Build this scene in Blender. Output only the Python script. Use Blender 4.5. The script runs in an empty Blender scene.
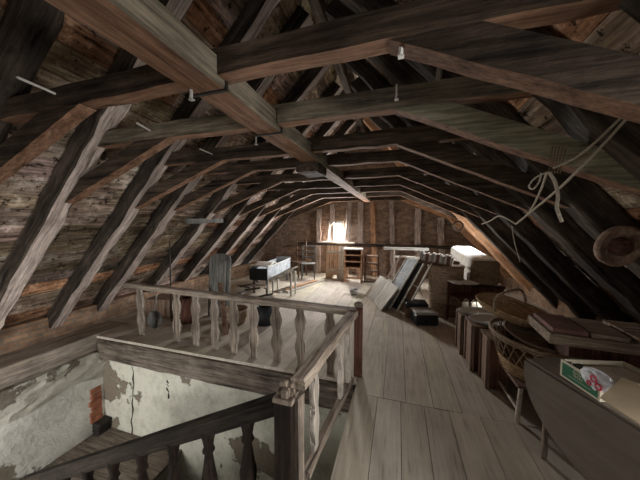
import bpy, bmesh, math, random
from mathutils import Vector, Matrix
random.seed(7)
R = random.Random(11)
S = bpy.context.scene
COL = S.collection
PI = math.pi

# ---------------------------------------------------------------- camera
FPX, EYE = 255.0, 1.6
dv = Vector((78, 14, 255)).normalized()
uv = Vector((0, 255, -14)).normalized()
rv = dv.cross(uv).normalized()
if rv.x < 0: rv = -rv
cam = bpy.data.cameras.new('camera'); cam_o = bpy.data.objects.new('camera', cam); COL.objects.link(cam_o)
cam.sensor_width = 36; cam.lens = FPX / 640 * 36; cam.clip_start = 0.02
cam_o.matrix_world = Matrix(((rv.x, rv.y, -rv.z, 0), (dv.x, dv.y, -dv.z, 0), (uv.x, uv.y, -uv.z, EYE), (0, 0, 0, 1)))
S.camera = cam_o
S.view_settings.view_transform = 'Standard'; S.view_settings.look = 'None'
S.view_settings.gamma = 1; S.view_settings.use_curve_mapping = False
S.view_settings.exposure = 0.5

# ---------------------------------------------------------------- world and daylight
w = bpy.data.worlds.new('sky'); S.world = w; w.use_nodes = True
wn = w.node_tree.nodes; bg = wn['Background']
bg.inputs[0].default_value = (0.90, 0.95, 1.0, 1); bg.inputs[1].default_value = 1.2

def area(name, loc, target, sx, sy, power, col, spread=180):
    l = bpy.data.lights.new(name, 'AREA'); l.shape = 'RECTANGLE'; l.size = sx; l.size_y = sy
    l.energy = power; l.color = col; l.spread = math.radians(spread)
    o = bpy.data.objects.new(name, l); COL.objects.link(o); o.location = loc
    o.rotation_euler = (Vector(target) - Vector(loc)).to_track_quat('-Z', 'Y').to_euler()
    return o
area('daylight_rear_window', (0.3, -2.45, 1.5), (-0.6, 4.0, 0.4), 1.2, 1.0, 2.5, (1.0, 1.0, 0.94))
area('daylight_roof_window', (1.95, 6.06, 2.05), (-0.4, 5.4, 0.3), 0.7, 0.45, 105, (0.98, 0.98, 1.0))
area('daylight_gable_window', (-1.98, 8.22, 1.45), (-0.6, 3.0, 0.0), 0.5, 0.6, 185, (1.0, 0.97, 0.93))
area('added_near_right_light', (2.30, 0.45, 1.15), (-3.6, 2.4, 0.3), 0.8, 0.6, 25, (1.0, 0.97, 0.93), 105)  # unseen lamp added at the right to brighten the left slope
area('added_stairwell_light', (-3.55, -0.5, -0.35), (-2.9, 3.0, -0.7), 0.9, 0.8, 30, (1.0, 0.99, 0.95), 150)  # unseen lamp added inside the closed stairwell to brighten its plaster

# ---------------------------------------------------------------- pixel -> place helpers (photo measurements)
def ray(x, y):
    v = Vector((x - 320, 240 - y, FPX)); return Vector((v.dot(rv), v.dot(dv), v.dot(uv)))
def onZ(x, y, Z): r = ray(x, y); t = (Z - EYE) / r.z; return Vector((r.x * t, r.y * t, Z))
def onY(x, y, Y): r = ray(x, y); t = Y / r.y; return Vector((r.x * t, Y, EYE + r.z * t))
def onX(x, y, X): r = ray(x, y); t = X / r.x; return Vector((X, r.y * t, EYE + r.z * t))

# ---------------------------------------------------------------- materials
def new_mat(name):
    m = bpy.data.materials.new(name); m.use_nodes = True
    return m, m.node_tree.nodes, m.node_tree.links, m.node_tree.nodes['Principled BSDF']
def ramp(N, stops):
    r = N.new('ShaderNodeValToRGB'); e = r.color_ramp.elements
    while len(e) > 1: e.remove(e[-1])
    e[0].position = stops[0][0]; e[0].color = (*stops[0][1], 1)
    for p, c in stops[1:]:
        q = e.new(p); q.color = (*c, 1)
    return r
def noise(N, L, vec, scale, detail=5, rough=0.6):
    n = N.new('ShaderNodeTexNoise'); n.inputs['Scale'].default_value = scale
    n.inputs['Detail'].default_value = detail; n.inputs['Roughness'].default_value = rough
    L.new(vec, n.inputs['Vector']); return n.outputs['Fac']
def mathn(N, L, op, a, b):
    m = N.new('ShaderNodeMath'); m.operation = op
    for i, v in enumerate((a, b)):
        if isinstance(v, (int, float)): m.inputs[i].default_value = v
        else: L.new(v, m.inputs[i])
    return m.outputs[0]
def mixc(N, L, fac, a, b, mode='MIX'):
    m = N.new('ShaderNodeMix'); m.data_type = 'RGBA'; m.blend_type = mode
    if isinstance(fac, (int, float)): m.inputs[0].default_value = fac
    else: L.new(fac, m.inputs[0])
    for i, v in ((6, a), (7, b)):
        if isinstance(v, tuple): m.inputs[i].default_value = (*v, 1)
        else: L.new(v, m.inputs[i])
    return m.outputs[2]

def wood(name, dark, mid, light, axis='X', grain=22, bump=0.6, rough=0.85, patch=None, attr=False, crack=0.25, spots=0.0, fine=2.6):
    m, N, L, B = new_mat(name)
    tc = N.new('ShaderNodeTexCoord'); mp = N.new('ShaderNodeMapping')
    oi = N.new('ShaderNodeObjectInfo')
    add = N.new('ShaderNodeVectorMath'); add.operation = 'ADD'
    sc = N.new('ShaderNodeVectorMath'); sc.operation = 'SCALE'; sc.inputs[3].default_value = 37.0
    cmb = N.new('ShaderNodeCombineXYZ')
    for i in range(3): L.new(oi.outputs['Random'], cmb.inputs[i])
    L.new(cmb.outputs[0], sc.inputs[0])
    L.new(tc.outputs['Object'], add.inputs[0]); L.new(sc.outputs[0], add.inputs[1])
    L.new(add.outputs[0], mp.inputs[0])
    s = [grain] * 3; s['XYZ'.index(axis)] = grain * 0.07
    mp.inputs['Scale'].default_value = s
    g = noise(N, L, mp.outputs[0], 1.0, 7, 0.65)
    big = noise(N, L, add.outputs[0], 2.6, 5, 0.65)
    mot = noise(N, L, add.outputs[0], 14, 4, 0.7)
    f = mathn(N, L, 'ADD', mathn(N, L, 'MULTIPLY', g, 0.6), mathn(N, L, 'MULTIPLY', big, 0.4))
    r = ramp(N, [(0.36, dark), (0.50, mid), (0.64, light)])
    L.new(f, r.inputs[0]); c = r.outputs[0]
    g2v = N.new('ShaderNodeVectorMath'); g2v.operation = 'SCALE'; g2v.inputs[3].default_value = fine
    L.new(mp.outputs[0], g2v.inputs[0]); g2 = noise(N, L, g2v.outputs[0], 1.0, 4, 0.7)
    fr = ramp(N, [(0.38, (0.62, 0.62, 0.62)), (0.60, (1.18, 1.16, 1.14))]); L.new(g2, fr.inputs[0])
    if crack < 0.5: c = mixc(N, L, 1.0, c, fr.outputs[0], 'MULTIPLY')
    if spots:
        sn = noise(N, L, mp.outputs[0], 0.9, 3, 0.75)
        sr = ramp(N, [(0.36, (spots,) * 3), (0.42, (1, 1, 1))]); L.new(mot, sr.inputs[0]); c = mixc(N, L, 1.0, c, sr.outputs[0], 'MULTIPLY')
    if patch:
        pr = ramp(N, [(0.52, (0, 0, 0)), (0.60, (1, 1, 1))]); L.new(mot, pr.inputs[0])
        bp = ramp(N, [(0.48, (0, 0, 0)), (0.60, (1, 1, 1))]); L.new(big, bp.inputs[0])
        c = mixc(N, L, mathn(N, L, 'MULTIPLY', pr.outputs[0], bp.outputs[0]), c, patch)
    # cracks along the grain
    cr = ramp(N, [(0.30, (crack,) * 3), (0.40, (1, 1, 1))]); L.new(g, cr.inputs[0])
    c = mixc(N, L, 1.0, c, cr.outputs[0], 'MULTIPLY')
    v = mathn(N, L, 'ADD', mathn(N, L, 'MULTIPLY', oi.outputs['Random'], 0.35), 0.82)
    hs = N.new('ShaderNodeHueSaturation'); L.new(v, hs.inputs['Value']); L.new(c, hs.inputs['Color'])
    c = hs.outputs[0]
    if attr:
        at = N.new('ShaderNodeAttribute'); at.attribute_name = 'tint'
        c = mixc(N, L, 1.0, c, at.outputs['Color'], 'MULTIPLY')
    L.new(c, B.inputs['Base Color']); B.inputs['Roughness'].default_value = rough
    B.inputs['Specular IOR Level'].default_value = 0.25
    bp = N.new('ShaderNodeBump'); bp.inputs['Strength'].default_value = bump; bp.inputs['Distance'].default_value = 0.012
    L.new(mathn(N, L, 'ADD', g, mathn(N, L, 'MULTIPLY', mot, 0.5)), bp.inputs['Height']); L.new(bp.outputs[0], B.inputs['Normal'])
    return m

def plain(name, col, rough=0.7, metal=0.0, var=0.25, scale=9, bump=0.15):
    m, N, L, B = new_mat(name)
    tc = N.new('ShaderNodeTexCoord')
    n = noise(N, L, tc.outputs['Object'], scale, 5, 0.6)
    r = ramp(N, [(0.3, tuple(x * (1 - var) for x in col)), (0.7, tuple(min(1, x * (1 + var)) for x in col))])
    L.new(n, r.inputs[0]); L.new(r.outputs[0], B.inputs['Base Color'])
    B.inputs['Roughness'].default_value = rough; B.inputs['Metallic'].default_value = metal
    B.inputs['Specular IOR Level'].default_value = 0.3
    bp = N.new('ShaderNodeBump'); bp.inputs['Strength'].default_value = bump; bp.inputs['Distance'].default_value = 0.01
    L.new(n, bp.inputs['Height']); L.new(bp.outputs[0], B.inputs['Normal'])
    return m

def plaster(name, base, dirt, stone, seed, holes=0.62):
    m, N, L, B = new_mat(name)
    tc = N.new('ShaderNodeTexCoord'); mp = N.new('ShaderNodeMapping'); mp.inputs['Location'].default_value = (seed, seed * 2, seed)
    L.new(tc.outputs['Object'], mp.inputs[0]); V = mp.outputs[0]
    a = noise(N, L, V, 2.2, 6, 0.65); b = noise(N, L, V, 9, 7, 0.7); c = noise(N, L, V, 1.1, 8, 0.6)
    r = ramp(N, [(0.34, dirt), (0.52, base), (0.8, tuple(min(1, x * 1.12) for x in base))])
    L.new(mathn(N, L, 'ADD', mathn(N, L, 'MULTIPLY', a, 0.5), mathn(N, L, 'MULTIPLY', b, 0.5)), r.inputs[0])
    h = ramp(N, [(holes, (0, 0, 0)), (holes + 0.015, (1, 1, 1))]); L.new(c, h.inputs[0])
    col = mixc(N, L, h.outputs[0], r.outputs[0], stone)
    L.new(col, B.inputs['Base Color']); B.inputs['Roughness'].default_value = 0.95
    bp = N.new('ShaderNodeBump'); bp.inputs['Strength'].default_value = 0.9; bp.inputs['Distance'].default_value = 0.03
    L.new(mathn(N, L, 'SUBTRACT', b, h.outputs[0]), bp.inputs['Height']); L.new(bp.outputs[0], B.inputs['Normal'])
    return m

def brick(name, c1, c2, mortar, rot, scale=1.0):
    m, N, L, B = new_mat(name)
    tc = N.new('ShaderNodeTexCoord'); mp = N.new('ShaderNodeMapping'); mp.inputs['Rotation'].default_value = rot
    L.new(tc.outputs['Object'], mp.inputs[0])
    nz = N.new('ShaderNodeTexNoise'); nz.inputs['Scale'].default_value = 6; L.new(mp.outputs[0], nz.inputs['Vector'])
    vm = N.new('ShaderNodeVectorMath'); vm.operation = 'MULTIPLY_ADD'; vm.inputs[1].default_value = (0.03, 0.03, 0.03)
    L.new(nz.outputs['Color'], vm.inputs[0]); L.new(mp.outputs[0], vm.inputs[2])
    bt = N.new('ShaderNodeTexBrick'); L.new(vm.outputs[0], bt.inputs['Vector'])
    bt.inputs['Color1'].default_value = (*c1, 1); bt.inputs['Color2'].default_value = (*c2, 1); bt.inputs['Mortar'].default_value = (*mortar, 1)
    bt.inputs['Scale'].default_value = scale; bt.inputs['Brick Width'].default_value = 0.24; bt.inputs['Row Height'].default_value = 0.075
    bt.inputs['Mortar Size'].default_value = 0.012; bt.inputs['Bias'].default_value = 0.1
    n = noise(N, L, tc.outputs['Object'], 7, 6, 0.7)
    rr = ramp(N, [(0.3, (0.45, 0.45, 0.45)), (0.7, (1.3, 1.25, 1.2))]); L.new(n, rr.inputs[0])
    L.new(mixc(N, L, 1.0, bt.outputs['Color'], rr.outputs[0], 'MULTIPLY'), B.inputs['Base Color'])
    B.inputs['Roughness'].default_value = 0.95
    bp = N.new('ShaderNodeBump'); bp.inputs['Strength'].default_value = 0.8; bp.inputs['Distance'].default_value = 0.02
    L.new(mathn(N, L, 'SUBTRACT', n, bt.outputs['Fac']), bp.inputs['Height']); L.new(bp.outputs[0], B.inputs['Normal'])
    return m

M = {}
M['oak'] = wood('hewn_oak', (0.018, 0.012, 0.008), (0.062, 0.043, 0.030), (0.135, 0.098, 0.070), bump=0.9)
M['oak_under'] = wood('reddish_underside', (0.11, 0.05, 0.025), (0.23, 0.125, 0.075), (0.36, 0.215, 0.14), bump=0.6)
M['oak_green'] = wood('greenish_grey_oak', (0.06, 0.05, 0.035), (0.185, 0.158, 0.115), (0.32, 0.28, 0.21), bump=0.7)
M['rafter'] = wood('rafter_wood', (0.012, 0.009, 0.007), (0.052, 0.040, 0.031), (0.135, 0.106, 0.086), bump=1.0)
M['rafter_light'] = wood('pale_lit_rafter_wood', (0.20, 0.155, 0.13), (0.46, 0.385, 0.345), (0.68, 0.60, 0.55), bump=1.0)  # paler rafter copy: lit inner faces on the left put into colour
M['orange'] = wood('orange_pine', (0.26, 0.13, 0.07), (0.50, 0.29, 0.17), (0.68, 0.45, 0.30), bump=0.4)
M['roof'] = wood('roof_board', (0.07, 0.045, 0.032), (0.36, 0.28, 0.22), (0.70, 0.60, 0.51), 'Y', 18, 1.0, patch=(0.74, 0.67, 0.60), attr=True, spots=0.14)
M['floor'] = wood('floor_board', (0.36, 0.325, 0.275), (0.47, 0.43, 0.37), (0.56, 0.52, 0.455), 'Y', 34, 0.25, attr=True, crack=0.75)
M['plate'] = wood('wall_plate_wood', (0.20, 0.17, 0.14), (0.42, 0.36, 0.30), (0.58, 0.51, 0.44), 'Y', 22, 0.7)
M['green_lit'] = wood('lit_greenish_oak', (0.16, 0.15, 0.10), (0.36, 0.34, 0.24), (0.52, 0.50, 0.37), bump=0.7)  # paler oak for one brace, the light falling on it put into colour
M['rail'] = wood('weathered_railing', (0.14, 0.11, 0.085), (0.34, 0.28, 0.225), (0.52, 0.455, 0.385), 'X', 24, 0.6)
M['bal'] = wood('weathered_baluster', (0.09, 0.07, 0.055), (0.24, 0.195, 0.158), (0.40, 0.345, 0.29), 'Z', 24, 0.6)
M['bal_edge'] = wood('lit_baluster_edge', (0.30, 0.26, 0.22), (0.52, 0.47, 0.41), (0.68, 0.62, 0.55), 'Z', 24, 0.4)  # paler copy of baluster wood, light on the edges put into colour
M['trimmer'] = wood('trimmer_oak', (0.06, 0.048, 0.038), (0.17, 0.14, 0.115), (0.30, 0.255, 0.21), 'X', 22, 0.8)
M['stairwood'] = wood('dark_stair_wood', (0.012, 0.008, 0.006), (0.035, 0.026, 0.019), (0.065, 0.05, 0.038), 'X', 24, 0.5)
M['stairbal'] = wood('dark_stair_baluster', (0.008, 0.005, 0.004), (0.022, 0.014, 0.010), (0.045, 0.03, 0.022), 'Z', 24, 0.5)
M['landing'] = wood('landing_board', (0.09, 0.07, 0.055), (0.19, 0.155, 0.125), (0.28, 0.24, 0.20), 'X', 20, 0.4)
M['crate'] = wood('old_crate_wood', (0.11, 0.065, 0.045), (0.22, 0.145, 0.105), (0.33, 0.24, 0.18), 'Z', 20, 0.5)
M['tray'] = wood('tray_wood', (0.14, 0.105, 0.075), (0.30, 0.235, 0.175), (0.45, 0.37, 0.285), 'X', 22, 0.5)
M['darkred'] = wood('dark_red_wood', (0.04, 0.018, 0.012), (0.10, 0.045, 0.03), (0.17, 0.085, 0.055), 'Z', 22, 0.4)
M['table'] = wood('table_wood', (0.15, 0.126, 0.104), (0.19, 0.162, 0.134), (0.225, 0.195, 0.165), 'X', 22, 0.12, rough=0.55, crack=0.8)
M['greywood'] = wood('grey_board', (0.085, 0.085, 0.08), (0.17, 0.17, 0.16), (0.27, 0.27, 0.255), 'Z', 22, 0.4)
M['pale'] = wood('pale_paint_wood', (0.46, 0.44, 0.40), (0.64, 0.62, 0.57), (0.78, 0.76, 0.71), 'X', 20, 0.3)
M['palez'] = wood('pale_paint_wood_upright', (0.46, 0.44, 0.40), (0.64, 0.62, 0.57), (0.78, 0.76, 0.71), 'Z', 20, 0.3)
M['wicker'] = wood('wicker', (0.22, 0.14, 0.075), (0.48, 0.34, 0.20), (0.64, 0.48, 0.30), 'X', 60, 0.4)
M['wickerdark'] = wood('dark_wicker', (0.15, 0.10, 0.07), (0.36, 0.27, 0.19), (0.52, 0.41, 0.31), 'X', 60, 0.4)
M['black'] = plain('black_paint', (0.022, 0.024, 0.028), 0.6)
M['blue'] = plain('grey_blue_paint', (0.38, 0.42, 0.46), 0.8, var=0.35)
M['white'] = plain('dusty_white_cloth', (0.66, 0.64, 0.59), 0.95, var=0.15, bump=0.6)
M['enamel'] = plain('dusty_enamel', (0.62, 0.63, 0.62), 0.6, var=0.1)
M['mattress_end'] = plain('straw_ticking', (0.22, 0.155, 0.095), 0.95, var=0.4, scale=20)
M['twine'] = plain('brown_twine', (0.20, 0.14, 0.085), 0.95, scale=60)
M['iron'] = plain('old_iron', (0.05, 0.045, 0.04), 0.7, 0.6)
M['bright_iron'] = plain('grey_iron', (0.42, 0.40, 0.37), 0.6, 0.3)
M['porcelain'] = plain('porcelain', (0.8, 0.78, 0.74), 0.3, var=0.08)
M['rope'] = plain('rope', (0.46, 0.40, 0.32), 0.95, var=0.25, scale=60)
M['card'] = plain('cardboard', (0.50, 0.40, 0.27), 0.9, var=0.12)
M['cream'] = plain('cream_card', (0.68, 0.63, 0.49), 0.85, var=0.08)
M['green'] = plain('green_print', (0.035, 0.16, 0.085), 0.6, var=0.12)
M['red'] = plain('red_print', (0.62, 0.09, 0.14), 0.7, var=0.2, scale=30)
M['film'] = plain('crumpled_white_bag', (0.72, 0.75, 0.80), 0.5, var=0.12, scale=30)
M['paper'] = plain('old_paper', (0.66, 0.62, 0.55), 0.95, var=0.15)
M['bookred'] = plain('faded_red_cover', (0.20, 0.105, 0.085), 0.85)
M['bookbrown'] = plain('brown_cover', (0.16, 0.10, 0.065), 0.85)
M['bookgrey'] = plain('grey_cover', (0.40, 0.38, 0.36), 0.85)
M['orange_lit'] = wood('lit_orange_pine', (0.42, 0.28, 0.18), (0.64, 0.46, 0.32), (0.78, 0.62, 0.47), 'Z', 20, 0.3)  # paler copy of the orange pine, light on the leaning door put into colour
M['gold'] = plain('dry_straw', (0.52, 0.38, 0.18), 0.95, var=0.4, scale=40)
M['plaster_l'] = plaster('white_plaster', (0.80, 0.79, 0.74), (0.55, 0.54, 0.48), (0.25, 0.22, 0.17), 3.0, 0.64)
M['plaster_b'] = plaster('cream_plaster', (0.70, 0.685, 0.59), (0.46, 0.44, 0.36), (0.24, 0.20, 0.15), 9.0, 0.62)
M['rubble'] = plaster('grey_rubble_band', (0.56, 0.54, 0.47), (0.30, 0.28, 0.23), (0.18, 0.155, 0.12), 5.0, 0.58)
M['brick_side'] = brick('brown_brick', (0.44, 0.285, 0.18), (0.32, 0.20, 0.13), (0.27, 0.22, 0.17), (0, -PI / 2, -PI / 2))
M['brick_gable'] = brick('gable_brick', (0.42, 0.28, 0.20), (0.26, 0.17, 0.12), (0.30, 0.25, 0.20), (PI / 2, 0, 0))
M['redbrick'] = plain('red_brick', (0.33, 0.13, 0.075), 0.95, var=0.4, scale=14, bump=0.6)
mg, N, L, B = new_mat('window_glass'); B.inputs['Transmission Weight'].default_value = 1; B.inputs['Roughness'].default_value = 0.25; B.inputs['IOR'].default_value = 1.02
B.inputs['Base Color'].default_value = (0.97, 0.98, 1, 1); M['glass'] = mg

# ---------------------------------------------------------------- geometry helpers
def link(name, bm, mat, parent=None, smooth=False):
    me = bpy.data.meshes.new(name); bmesh.ops.recalc_face_normals(bm, faces=bm.faces); bm.to_mesh(me); bm.free()
    for m in (mat if isinstance(mat, (list, tuple)) else [mat]): me.materials.append(m)
    if smooth:
        for p in me.polygons: p.use_smooth = True
    o = bpy.data.objects.new(name, me); COL.objects.link(o)
    if parent: o.parent = parent
    return o
def tag(o, label=None, cat=None, group=None, kind=None):
    if label: o['label'] = label
    if cat: o['category'] = cat
    if group: o['group'] = group
    if kind: o['kind'] = kind
    return o
def thing(name, label, cat, loc=(0, 0, 0), rz=0, group=None, rot=None):
    o = bpy.data.objects.new(name, None); COL.objects.link(o); o.empty_display_size = 0.05
    o.location = loc; o.rotation_euler = rot or (0, 0, rz)
    return tag(o, label, cat, group)
def copy_tree(o, parent=None):
    c = o.copy(); COL.objects.link(c); c.parent = parent
    for ch in list(o.children): copy_tree(ch, c)
    return c
def box(bm, x0, x1, y0, y1, z0, z1, bev=0.0, mat=0, M4=None):
    r = bmesh.ops.create_cube(bm, size=1)
    vs = r['verts']
    for v in vs:
        v.co = Vector(((x0 + x1) / 2 + v.co.x * (x1 - x0), (y0 + y1) / 2 + v.co.y * (y1 - y0), (z0 + z1) / 2 + v.co.z * (z1 - z0)))
    fs = {f for v in vs for f in v.link_faces}
    for f in fs: f.material_index = mat
    if bev:
        es = list({e for v in vs for e in v.link_edges})
        rr = bmesh.ops.bevel(bm, geom=es, offset=bev, segments=1, affect='EDGES')
        vs = list({v for f in rr['faces'] for v in f.verts} | {v for v in vs if v.is_valid})
        for f in rr['faces']: f.material_index = mat
    if M4:
        for v in vs: v.co = M4 @ v.co
    return vs
def B1(name, dims, mat, parent=None, bev=0.004, loc=(0, 0, 0), rot=(0, 0, 0)):
    bm = bmesh.new(); box(bm, *dims, bev=bev); o = link(name, bm, mat, parent); o.location = loc; o.rotation_euler = rot
    return o
def prism(bm, pts, a0, a1, axis='Y', mat=0):
    def P(p, a):
        return {'Y': (p[0], a, p[1]), 'X': (a, p[0], p[1]), 'Z': (p[0], p[1], a)}[axis]
    A = [bm.verts.new(P(p, a0)) for p in pts]; Bv = [bm.verts.new(P(p, a1)) for p in pts]; n = len(pts)
    fs = [bm.faces.new(A), bm.faces.new(Bv[::-1])]
    for i in range(n): fs.append(bm.faces.new((A[i], Bv[i], Bv[(i + 1) % n], A[(i + 1) % n])))
    for f in fs: f.material_index = mat
    return fs
def tube(bm, pts, r, seg=7, closed=False):
    pts = [Vector(p) for p in pts]; n = len(pts); rings = []
    for i, p in enumerate(pts):
        if closed: t = pts[(i + 1) % n] - pts[i - 1]
        else: t = pts[min(i + 1, n - 1)] - pts[max(i - 1, 0)]
        t.normalize(); up = Vector((0, 0, 1)) if abs(t.z) < 0.92 else Vector((1, 0, 0))
        s = t.cross(up).normalized(); u = s.cross(t)
        rr = r[i] if isinstance(r, (list, tuple)) else r
        rings.append([bm.verts.new(p + (s * math.cos(a) + u * math.sin(a)) * rr) for a in [2 * PI * k / seg for k in range(seg)]])
    for i in range(n if closed else n - 1):
        a, b = rings[i], rings[(i + 1) % n]
        for k in range(seg): bm.faces.new((a[k], a[(k + 1) % seg], b[(k + 1) % seg], b[k]))
    if not closed: bm.faces.new(rings[0][::-1]); bm.faces.new(rings[-1])
def lathe(bm, prof, seg=24, sx=1, sy=1, closed=True):
    rings = []
    for r, z in prof:
        rings.append([bm.verts.new((r * sx * math.cos(2 * PI * k / seg), r * sy * math.sin(2 * PI * k / seg), z)) for k in range(seg)])
    for a, b in zip(rings, rings[1:]):
        for k in range(seg): bm.faces.new((a[k], a[(k + 1) % seg], b[(k + 1) % seg], b[k]))
    if closed: bm.faces.new(rings[0][::-1]); bm.faces.new(rings[-1])
def smooth_pts(P, n=8):
    P = [Vector(p) for p in P]; out = []
    for i in range(len(P) - 1):
        p0, p1, p2, p3 = P[max(i - 1, 0)], P[i], P[i + 1], P[min(i + 2, len(P) - 1)]
        for k in range(n):
            t = k / n
            out.append(0.5 * ((2 * p1) + (p2 - p0) * t + (2 * p0 - 5 * p1 + 4 * p2 - p3) * t * t + (3 * p1 - p0 - 3 * p2 + p3) * t ** 3))
    out.append(P[-1]); return out
def beam_bm(L_, w, h, wob=0.008, seg=None, ch=0.012, rnd=None, taper=1.0, under=None):
    """hewn timber along local X, width w in Y, height h in Z, centred"""
    rnd = rnd or R; bm = bmesh.new(); seg = seg or max(4, int(L_ / 0.16)); rings = []
    for i in range(seg + 1):
        x = L_ * i / seg; s = 1 + (taper - 1) * i / seg; hw, hh = w / 2 * s, h / 2 * s
        oy, oz = rnd.uniform(-wob, wob), rnd.uniform(-wob, wob)
        pr = [(-hw + ch, -hh), (hw - ch, -hh), (hw, -hh + ch), (hw, hh - ch), (hw - ch, hh), (-hw + ch, hh), (-hw, hh - ch), (-hw, -hh + ch)]
        rings.append([bm.verts.new((x, y + oy + rnd.uniform(-wob, wob) * 0.5, z + oz + rnd.uniform(-wob, wob) * 0.5)) for y, z in pr])
    for a, b in zip(rings, rings[1:]):
        for k in range(8):
            f = bm.faces.new((a[k], a[(k + 1) % 8], b[(k + 1) % 8], b[k]))
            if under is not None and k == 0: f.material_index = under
    bm.faces.new(rings[0][::-1]); bm.faces.new(rings[-1]); return bm
def orient(o, p0, p1, up=(0, 0, 1)):
    p0, p1 = Vector(p0), Vector(p1); x = (p1 - p0).normalized(); u = Vector(up)
    y = u.cross(x).normalized(); z = x.cross(y)
    Mx = Matrix(((x.x, y.x, z.x), (x.y, y.y, z.y), (x.z, y.z, z.z))).to_4x4(); Mx.translation = p0
    o.matrix_local = Mx
    return o
def timber(name, p0, p1, w_, h_, mat, up=(0, 0, 1), parent=None, **k):
    o = link(name, beam_bm((Vector(p1) - Vector(p0)).length, w_, h_, **k), mat, parent)
    return orient(o, p0, p1, up)
def stick(name, p0, p1, w_, h_, mat, parent, up=(0, 0, 1), wob=0.001):
    return timber(name, p0, p1, w_, h_, mat, up, parent, wob=wob, seg=4, ch=min(w_, h_) * 0.15)

# ---------------------------------------------------------------- roof geometry functions
YS = [1.0, 1.59, 2.3, 2.9, 3.8, 4.7, 5.6, 6.6, 7.8]
def Hc(Y): return 2.28 + 0.012 * (Y - 1)
def kinkL(Y): return -1.70 - 0.045 * (Y - 1)
def kinkR(Y): return -0.04 + 0.015 * (Y - 1)
def kneeL(Y): return (-2.90 - 0.09 * (Y - 1), 1.82)
def kneeR(Y): return (1.10 + 0.04 * (Y - 1), 1.75)
SLL, SLR = 1.03, 1.12                                       # steepness of the two slopes
def rl(Y, Z): k = kneeL(Y); return k[0] + (Z - k[1]) / SLL          # inner face of a left rafter
def rr_(Y, Z): k = kneeR(Y); return k[0] - (Z - k[1]) / SLR
def ridge(Y):
    a, b = kneeL(Y), kneeR(Y)
    x = (b[1] - a[1] + SLL * a[0] + SLR * b[0]) / (SLL + SLR); return x, a[1] + (x - a[0]) * SLL
RD = 0.19                                                      # rafter depth
NV = {sg: (q_ / math.hypot(1, q_), 1 / math.hypot(1, q_)) for sg, q_ in ((-1, SLL), (1, SLR))}   # outward normals
YF = 8.3

# ---------------------------------------------------------------- SETTING
def struct(o): o['kind'] = 'structure'; return o
def tint_layer(bm): return bm.loops.layers.float_color.new('tint')
def settint(fs, lay, c):
    for f in fs:
        for l in f.loops: l[lay] = (*c, 1)

# floor boards
bm = bmesh.new(); lay = tint_layer(bm)
def board(x0, x1, y0, y1, fan=0.0, z=0.0):
    t = R.uniform(0.84, 1.1); wc = (t, t * R.uniform(0.96, 1.0), t * R.uniform(0.9, 1.0))
    g = 0.0022; dz = R.uniform(-0.002, 0.002)
    a = (x0 + g + fan * (x0)) ; b = (x1 - g + fan * (x1))
    P4 = [(x0 + g, y0 + g), (x1 - g, y0 + g), (b, y1 - g), (a, y1 - g)]
    fs = prism(bm, P4, z - 0.035, z + dz, 'Z'); settint(fs, lay, wc)
EDGE = -0.38; WY = 2.52
x = EDGE
while x < 3.1:                                                   # near boards, right of the stairwell
    wd = R.uniform(0.19, 0.27)
    ys = [-2.6, R.choice([-0.6, 0.1]), 2.36]
    for a, b in zip(ys, ys[1:]): board(x, x + wd, a, b, 0.02)
    x += wd
x = -4.9
while x < 3.1:
    wd = R.uniform(0.2, 0.28)
    if x < EDGE < x + wd + 0.1: wd = EDGE - x
    y0 = 2.36 if x > EDGE - 0.02 else 2.53
    ys = [y0, R.uniform(4.3, 5.4), YF]
    for a, b in zip(ys, ys[1:]): board(x, x + wd, a, b)
    x += wd
settint(prism(bm, [(-4.9, 2.62), (3.1, 2.62), (3.1, YF), (-4.9, YF)], -0.16, -0.037, 'Z'), lay, (0.3, 0.28, 0.25))
settint(prism(bm, [(EDGE, -2.6), (3.1, -2.6), (3.1, 2.62), (EDGE, 2.62)], -0.16, -0.037, 'Z'), lay, (0.3, 0.28, 0.25))
struct(link('floor', bm, M['floor']))

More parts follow.
